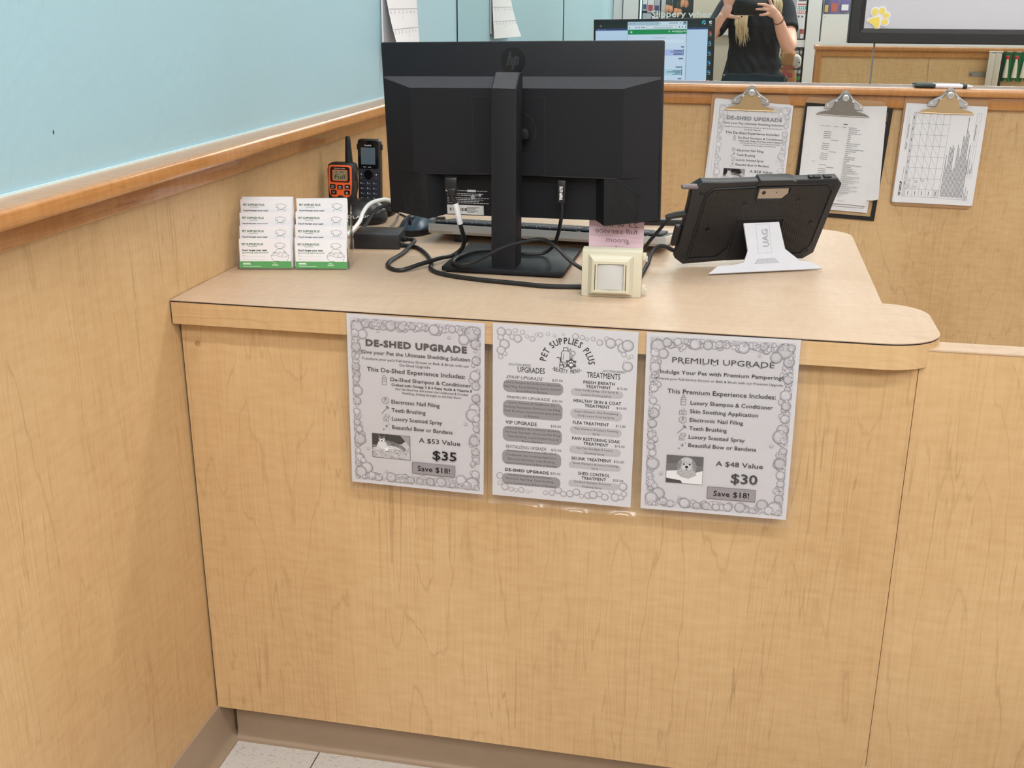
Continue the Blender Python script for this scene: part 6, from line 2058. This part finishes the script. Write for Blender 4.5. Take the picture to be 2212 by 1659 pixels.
for x, y, z in ((0.9035, -1.5605, 1.3088), (0.8965, -1.5605, 1.2815), (0.9185, -1.5605, 1.2502), (0.8245, -1.5715, 1.2408), (0.7975, -1.5735, 1.3562)):
    MB().ell((x, y, z), (0.0050, 0.0022, 0.0042), 10, 6).build('fingernail', M['nail'], person)
for x, z in ((0.953, 1.3042), (0.949, 1.2822)):
    bb = MB()
    bb.tube([V((x, -1.5665 + 0.0104 * math.cos(a * math.pi / 8), z + 0.0104 * math.sin(a * math.pi / 8))) for a in range(17)], 0.0014, 8, smooth_n=1)
    bb.build('ring', M['steel'], person)
bb = MB()
c0, ax_ = V((1.034, -1.614, 1.224)), V((0.42, -0.72, -0.60)).normalized()
u_ = ax_.orthogonal().normalized()
w_ = ax_.cross(u_)
bb.tube([c0 + 0.0295 * (math.cos(a * math.pi / 10) * u_ + math.sin(a * math.pi / 10) * w_) for a in range(21)], 0.0032, 8, smooth_n=1)
M['hairtie'] = mat('brown_hair_tie', rgb(96, 58, 50), 0.8)
bb.build('hair_tie', M['hairtie'], person)
# smartphone held in both hands
t = thing('smartphone', 'black smartphone held sideways by the photographer, seen in the mirror', 'phone', (0.873, -1.579, 1.2915))
MB().prism(rr_poly(-0.0915, -0.0430, 0.0915, 0.0430, 0.010), -0.0045, 0.0040, 'y', bev=0.002).build('case', M['black_smooth'], t)
MB().prism(rr_poly(-0.086, -0.038, 0.086, 0.038, 0.008), -0.0050, -0.0046, 'y').build('screen', M['black_gloss'], t)
for x, z in ((-0.0150, 0.0225), (-0.0150, -0.002), (-0.0150, -0.026)):
    MB().lathe([(0, 0), (0.006, 0), (0.006, 0.0016), (0.0, 0.0016)], 16, mx=Matrix.Translation((x - 0.052, 0.0040, z)) @ Matrix.Rotation(R(-90), 4, 'X')).build('camera_lens', M['black_gloss'], t)
MB().box(-0.02, 0.015, -0.002, 0.002, -0.0436, -0.0429).build('port_edge', M['steel'], t)


# ------------------------------------------------------------------ things on the half wall (seen in the mirror)
M['white_board'] = mat('bright_white_board', rgb(244, 246, 248), 0.5)
t = thing('display_board', 'blank white board standing on the oak cap of the half wall', 'board', (1.2535, YH - 0.055, 1.1025))
MB().prism(rr_poly(0, 0, 1.60, 0.158, 0.004), -0.002, 0.002, 'y').build('board', M['white_board'], t)
MB().lathe([(0, 0), (0.004, 0), (0.0035, 0.002), (0, 0.0024)], 12, mx=Matrix.Translation((0.011, 0.002, 0.146)) @ Matrix.Rotation(R(-90), 4, 'X')).build('screw', M['steel'], t)
t = thing('wall_bracket', 'grey metal bracket screwed to the half wall beside hanging packages', 'bracket', (2.0, YH, 0.945))
MB().box(0.02, 0.10, 0.0, 0.003, 0.010, 0.036).box(0.095, 0.30, 0.0, 0.014, 0.012, 0.022).build('plate', M['steel_dark'], t)
MB().lathe([(0, 0), (0.004, 0), (0.004, 0.0016), (0, 0.0022)], 12, mx=Matrix.Translation((0.030, 0.003, 0.020)) @ Matrix.Rotation(R(-90), 4, 'X')).build('screw', M['gasket'], t)
M['pack_green'] = mat('dark_green_card', rgb(24, 104, 62), 0.45)
M['pack_clear'] = mat('pale_blister_pack', rgb(206, 196, 182), 0.3)
M['red'] = mat('red_plastic', rgb(190, 52, 52), 0.4)
M['bristle'] = mat('cream_bristles', rgb(226, 216, 196), 0.7)
packs = [(2.108, 'clear', 'clear blister pack hanging first beside the grey bracket'), (2.140, 'clear', 'clear blister pack with a black edge, second from the bracket'),
         (2.178, 'green', 'green carded brush hanging third from the grey bracket'), (2.222, 'green', 'green carded brush hanging fourth from the grey bracket'), (2.264, 'green', 'green carded package hanging last at the frame edge')]
for i, (x, kind, lab) in enumerate(packs):
    t = thing('hanging_package', lab, 'package', (x, YH + 0.020, 0.905), (0, 0, R(18)), 'packages hanging on the half wall')
    if kind == 'clear':
        MB().prism([(0, 0), (0.030, 0), (0.034, 0.172), (0.002, 0.176)], 0.0, 0.055, 'y', bev=0.003).build('blister', M['pack_clear'], t)
        MB().box(0.001, 0.033, 0.001, 0.054, 0.176, 0.180).build('top_card', M['paper'], t)
        if i == 1:
            MB().box(0.0335, 0.0375, 0.0, 0.055, 0.004, 0.170).build('black_edge', M['gasket'], t)
    else:
        MB().prism([(0, 0.03), (0.012, 0.03), (0.020, 0.048), (0.028, 0.03), (0.040, 0.03), (0.040, 0.172), (0, 0.176)], 0.0, 0.004, 'y').build('card', M['pack_green'], t)
        MB().box(0.010, 0.030, 0.0045, 0.016, 0.142, 0.160, bev=0.004).build('red_cap', M['red'], t)
        MB().tube([(0.020, 0.010, 0.145), (0.020, 0.012, 0.105), (0.018, 0.010, 0.050)], [0.005, 0.010, 0.014], 10, smooth_n=3).build('brush_head', M['bristle'], t)
        MB().box(0.0, 0.040, 0.0, 0.0045, 0.1765, 0.180).build('top_card', M['paper'], t)

# ------------------------------------------------------------------ the shop beyond the window (seen in the mirror)
M['gondola'] = mat('beige_gondola_panel', rgb(214, 203, 182), 0.6, vary=0.03, vscale=6)
M['dark_green'] = mat('dark_green_backing', rgb(34, 52, 44), 0.7, vary=0.5, vscale=30)
M['peach'] = mat('peach_plush', rgb(232, 160, 116), 0.85)
M['plush_brown'] = mat('golden_brown_plush', rgb(186, 132, 76), 0.95, bump=0.8, bscale=160, vary=0.18, vscale=60)
M['plush_white'] = mat('white_plush', rgb(232, 226, 218), 0.95, bump=0.5, bscale=160)
t = thing('gondola_end', 'beige shelving end panel behind the shop window with a white ledge', 'shelving', (0.500, -2.62, 0))
MB().box(0, 0.43, -0.50, 0.0, 0.0, 1.9).build('end_panel', M['gondola'], t)
MB().box(0.10, 0.43, 0.001, 0.03, 1.112, 1.128).build('ledge', M['paper'], t)
t = thing('gondola_end', 'beige shelving end panel behind the glass door left of the plush dog', 'shelving', (0.935, -2.62, 0))
MB().box(0, 0.155, -0.50, 0.0, 0.0, 1.9).build('end_panel', M['gondola'], t)
t = thing('display_rack', 'dark green product rack behind the lettered shop window', 'rack', (0.14, -2.80, 0))
MB().box(0, 0.35, -0.03, 0.0, 0.0, 1.8).build('back_panel', M['dark_green'], t)
MB().box(0.135, 0.165, 0.001, 0.02, 0.0, 1.8).build('upright', M['alu_grey'], t)
MB().box(0.0, 0.35, 0.0, 0.20, 0.0, 0.12).build('base', M['alu_grey'], t)
cols_ = {'white': M['paper'], 'red': mat('crimson_card', rgb(178, 48, 66), 0.5), 'gold': mat('gold_card', rgb(206, 168, 84), 0.5), 'navy': mat('navy_card', rgb(52, 62, 108), 0.5), 'purple': mat('purple_card', rgb(98, 84, 150), 0.5),
         'silver': mat('silver_pack', rgb(176, 178, 188), 0.4), 'teal': mat('teal_card', rgb(36, 140, 140), 0.5), 'lime': mat('green_card', rgb(52, 150, 84), 0.5), 'yellow': mat('yellow_card', rgb(226, 206, 76), 0.5), 'rust': mat('rust_card', rgb(176, 84, 66), 0.5)}


def pack(x, y, z, w, h, c1, c2, label, group):
    t = thing('retail_package', label, 'package', (x, y, z), (0, 0, 0), group)
    MB().box(0, w, 0, 0.020, 0, h, bev=0.002).build('bag', cols_[c1], t)
    MB().box(w * 0.12, w * 0.88, 0.0205, 0.0225, h * 0.12, h * 0.55).build('label_panel', cols_[c2], t)
    MB().tube([(w / 2, -0.024, h - 0.004), (w / 2, 0.03, h - 0.004)], 0.002, 6, smooth_n=1).build('peg_hook', M['steel'], t)


k = 0
names = {'white': 'white', 'red': 'red', 'gold': 'gold', 'navy': 'navy', 'purple': 'purple', 'silver': 'silver', 'teal': 'teal', 'lime': 'green', 'yellow': 'yellow', 'rust': 'rust'}
for x, z, w, h, c1, c2 in ((0.150, 1.262, 0.030, 0.075, 'white', 'navy'), (0.183, 1.250, 0.042, 0.090, 'white', 'red'), (0.152, 1.165, 0.058, 0.080, 'silver', 'white'), (0.228, 1.235, 0.038, 0.110, 'silver', 'navy'), (0.216, 1.150, 0.046, 0.072, 'white', 'silver'), (0.318, 1.288, 0.040, 0.075, 'navy', 'silver'), (0.392, 1.150, 0.060, 0.062, 'red', 'rust'), (0.312, 1.160, 0.060, 0.055, 'silver', 'rust'), (0.182, 1.350, 0.050, 0.080, 'gold', 'white'), (0.32, 1.38, 0.05, 0.08, 'teal', 'white')):
    pos = 'at the top' if z > 1.24 else 'lower down'
    pack(x, -2.775, z, w, h, c1, c2, '%s package with a %s panel hanging %s on the dark green rack' % (names[c1], names[c2], pos), 'packages on the dark green rack')
for x, z, lab in ((0.325, 1.255, 'peach and dark green plush toy hanging leftmost on the rack'), (0.385, 1.235, 'peach and dark green plush toy hanging lowest on the rack'), (0.428, 1.290, 'peach and dark green plush toy hanging rightmost on the rack')):
    t = thing('plush_toy', lab, 'toy', (x, -2.735, z), (0, 0, 0), 'peach plush toys on the rack')
    MB().ell((0.006, 0, 0.052), (0.022, 0.018, 0.034), 16, 10).build('body', M['dark_green'], t)
    MB().tube([(0.0, 0.004, 0.040), (-0.006, 0.010, 0.014), (-0.016, 0.010, -0.004)], [0.020, 0.017, 0.006], 12, smooth_n=4).build('leg', M['peach'], t)
    MB().tube([(0.014, 0.004, 0.034), (0.020, 0.010, 0.012), (0.014, 0.012, -0.006)], [0.016, 0.015, 0.006], 12, smooth_n=4).build('leg', M['peach'], t)
# behind the door glass
t = thing('display_rack', 'wire product rack with green shelves behind the glass door', 'rack', (1.092, -2.80, 0))
MB().box(0, 0.236, -0.03, 0.0, 0.0, 1.8).build('back_panel', cols_['silver'], t)
for i in range(9):
    MB().box(0.0, 0.24, 0.001, 0.09, 0.70 + 0.042 * i, 0.722 + 0.042 * i).build('shelf_tray', cols_['lime'] if i % 3 == 0 else cols_['silver'] if i % 3 == 1 else M['lcd'], t)
for x in (0.125, 0.178):
    MB().tube([(x, 0.092, 0.6), (x, 0.092, 1.3)], 0.0026, 6, smooth_n=1).build('wire', M['gasket'], t)
for x, z, w, h, c1, c2 in ((1.245, 1.205, 0.062, 0.12, 'lime', 'teal'), (1.240, 1.095, 0.05, 0.085, 'lime', 'navy'), (1.262, 1.150, 0.030, 0.050, 'yellow', 'gold'), (1.205, 1.085, 0.030, 0.07, 'rust', 'white'), (1.225, 1.335, 0.06, 0.09, 'lime', 'white')):
    pack(x, -2.690, z, w, h, c1, c2, '%s package with a %s panel hanging behind the upper door glass' % (names[c1], names[c2]), 'packages behind the upper door glass')
t = thing('shop_sign', 'white hanging sign card with red and teal lettering behind the door glass', 'sign', (1.168, -2.62, 1.155))
MB().box(0, 0.068, -0.001, 0.001, 0, 0.22).build('card', M['paper'], t)
p = MB(); p.layer = 0.0; p.map = lambda x, y, l: V((x / 1000, 0.0016 + l, 0.22 - y / 1000))
p.rect(10, 40, 58, 47, rgb(60, 60, 66)); p.pf([(34, 22), (22, 36), (46, 36)], rgb(50, 50, 56)); p.rect(8, 62, 60, 72, rgb(196, 84, 72))
p.rect(8, 78, 62, 98, rgb(44, 148, 150)); p.rect(8, 106, 60, 124, rgb(196, 100, 84))
for x in (14, 26, 38, 50):
    p.rect(x - 3, 82, x + 4, 94, rgb(226, 240, 240)); p.rect(x - 3, 109, x + 4, 121, rgb(236, 224, 220))
p.rect(14, 136, 24, 148, rgb(90, 90, 94)); p.rect(36, 138, 48, 147, rgb(80, 80, 84))
p.build('sign_print', M['ink'], t)
dog = thing('plush_dog', 'golden brown plush dog with white muzzle and red heart behind the door glass', 'toy', (1.142, -2.42, 0.80))
b = MB()
b.ell((-0.005, 0, 0.045), (0.062, 0.048, 0.085), 20, 14)
b.ell((-0.004, 0.004, 0.178), (0.050, 0.046, 0.062), 20, 14)
b.ell((-0.040, 0.0, 0.226), (0.018, 0.015, 0.022), 12, 8)
b.ell((0.010, 0.0, 0.232), (0.018, 0.015, 0.018), 12, 8)
fuse('body', b, 0.005, [M['plush_brown']], dog, 3)
MB().ell((0.046, 0.018, 0.160), (0.032, 0.030, 0.044), 18, 12).build('muzzle', M['plush_white'], dog)
MB().ell((0.064, 0.044, 0.154), (0.005, 0.004, 0.004), 10, 6).build('nose', M['gasket'], dog)
MB().tube([V((-0.004 + 0.047 * math.cos(a * math.pi / 10), 0.002 + 0.044 * math.sin(a * math.pi / 10), 0.120)) for a in range(21)], 0.005, 8, smooth_n=1).build('collar', cols_['red'], dog)
b = MB()
b.ell((-0.020, 0.046, 0.084), (0.022, 0.010, 0.019), 16, 10).ell((0.012, 0.046, 0.074), (0.020, 0.010, 0.016), 16, 10)
fuse('heart', b, 0.003, [cols_['red']], dog, 3)
for s in (-1, 1):
    MB().ell((s * 0.040 - 0.004, 0.030, -0.012), (0.026, 0.040, 0.020), 14, 10).build('foot', M['plush_brown'], dog)
t = thing('display_stand', 'beige stand carrying the plush dog behind the door glass', 'stand', (1.142, -2.42, 0))
MB().box(-0.046, 0.046, -0.06, 0.06, 0, 0.768).build('pedestal', M['gondola'], t)
# behind the window on the right of the door
t = thing('display_rack', 'grey product rack behind the window right of the door', 'rack', (1.33, -2.80, 0))
MB().box(0, 0.80, -0.03, 0.0, 0.0, 1.8).build('back_panel', cols_['silver'], t)
MB().box(0, 0.80, 0.0, 0.20, 0.0, 0.12).build('base', M['alu_grey'], t)
for x, z, w, h, c1, c2 in ((1.352, 1.25, 0.030, 0.10, 'navy', 'gold'), (1.390, 1.25, 0.055, 0.12, 'purple', 'rust'), (1.456, 1.262, 0.058, 0.085, 'purple', 'white'), (1.458, 1.165, 0.056, 0.085, 'navy', 'white'), (1.392, 1.150, 0.055, 0.09, 'rust', 'navy'), (1.530, 1.25, 0.06, 0.10, 'gold', 'white')):
    pack(x, -2.775, z, w, h, c1, c2, '%s package with a %s panel hanging on the grey rack right of the door' % (names[c1], names[c2]), 'packages on the grey rack')
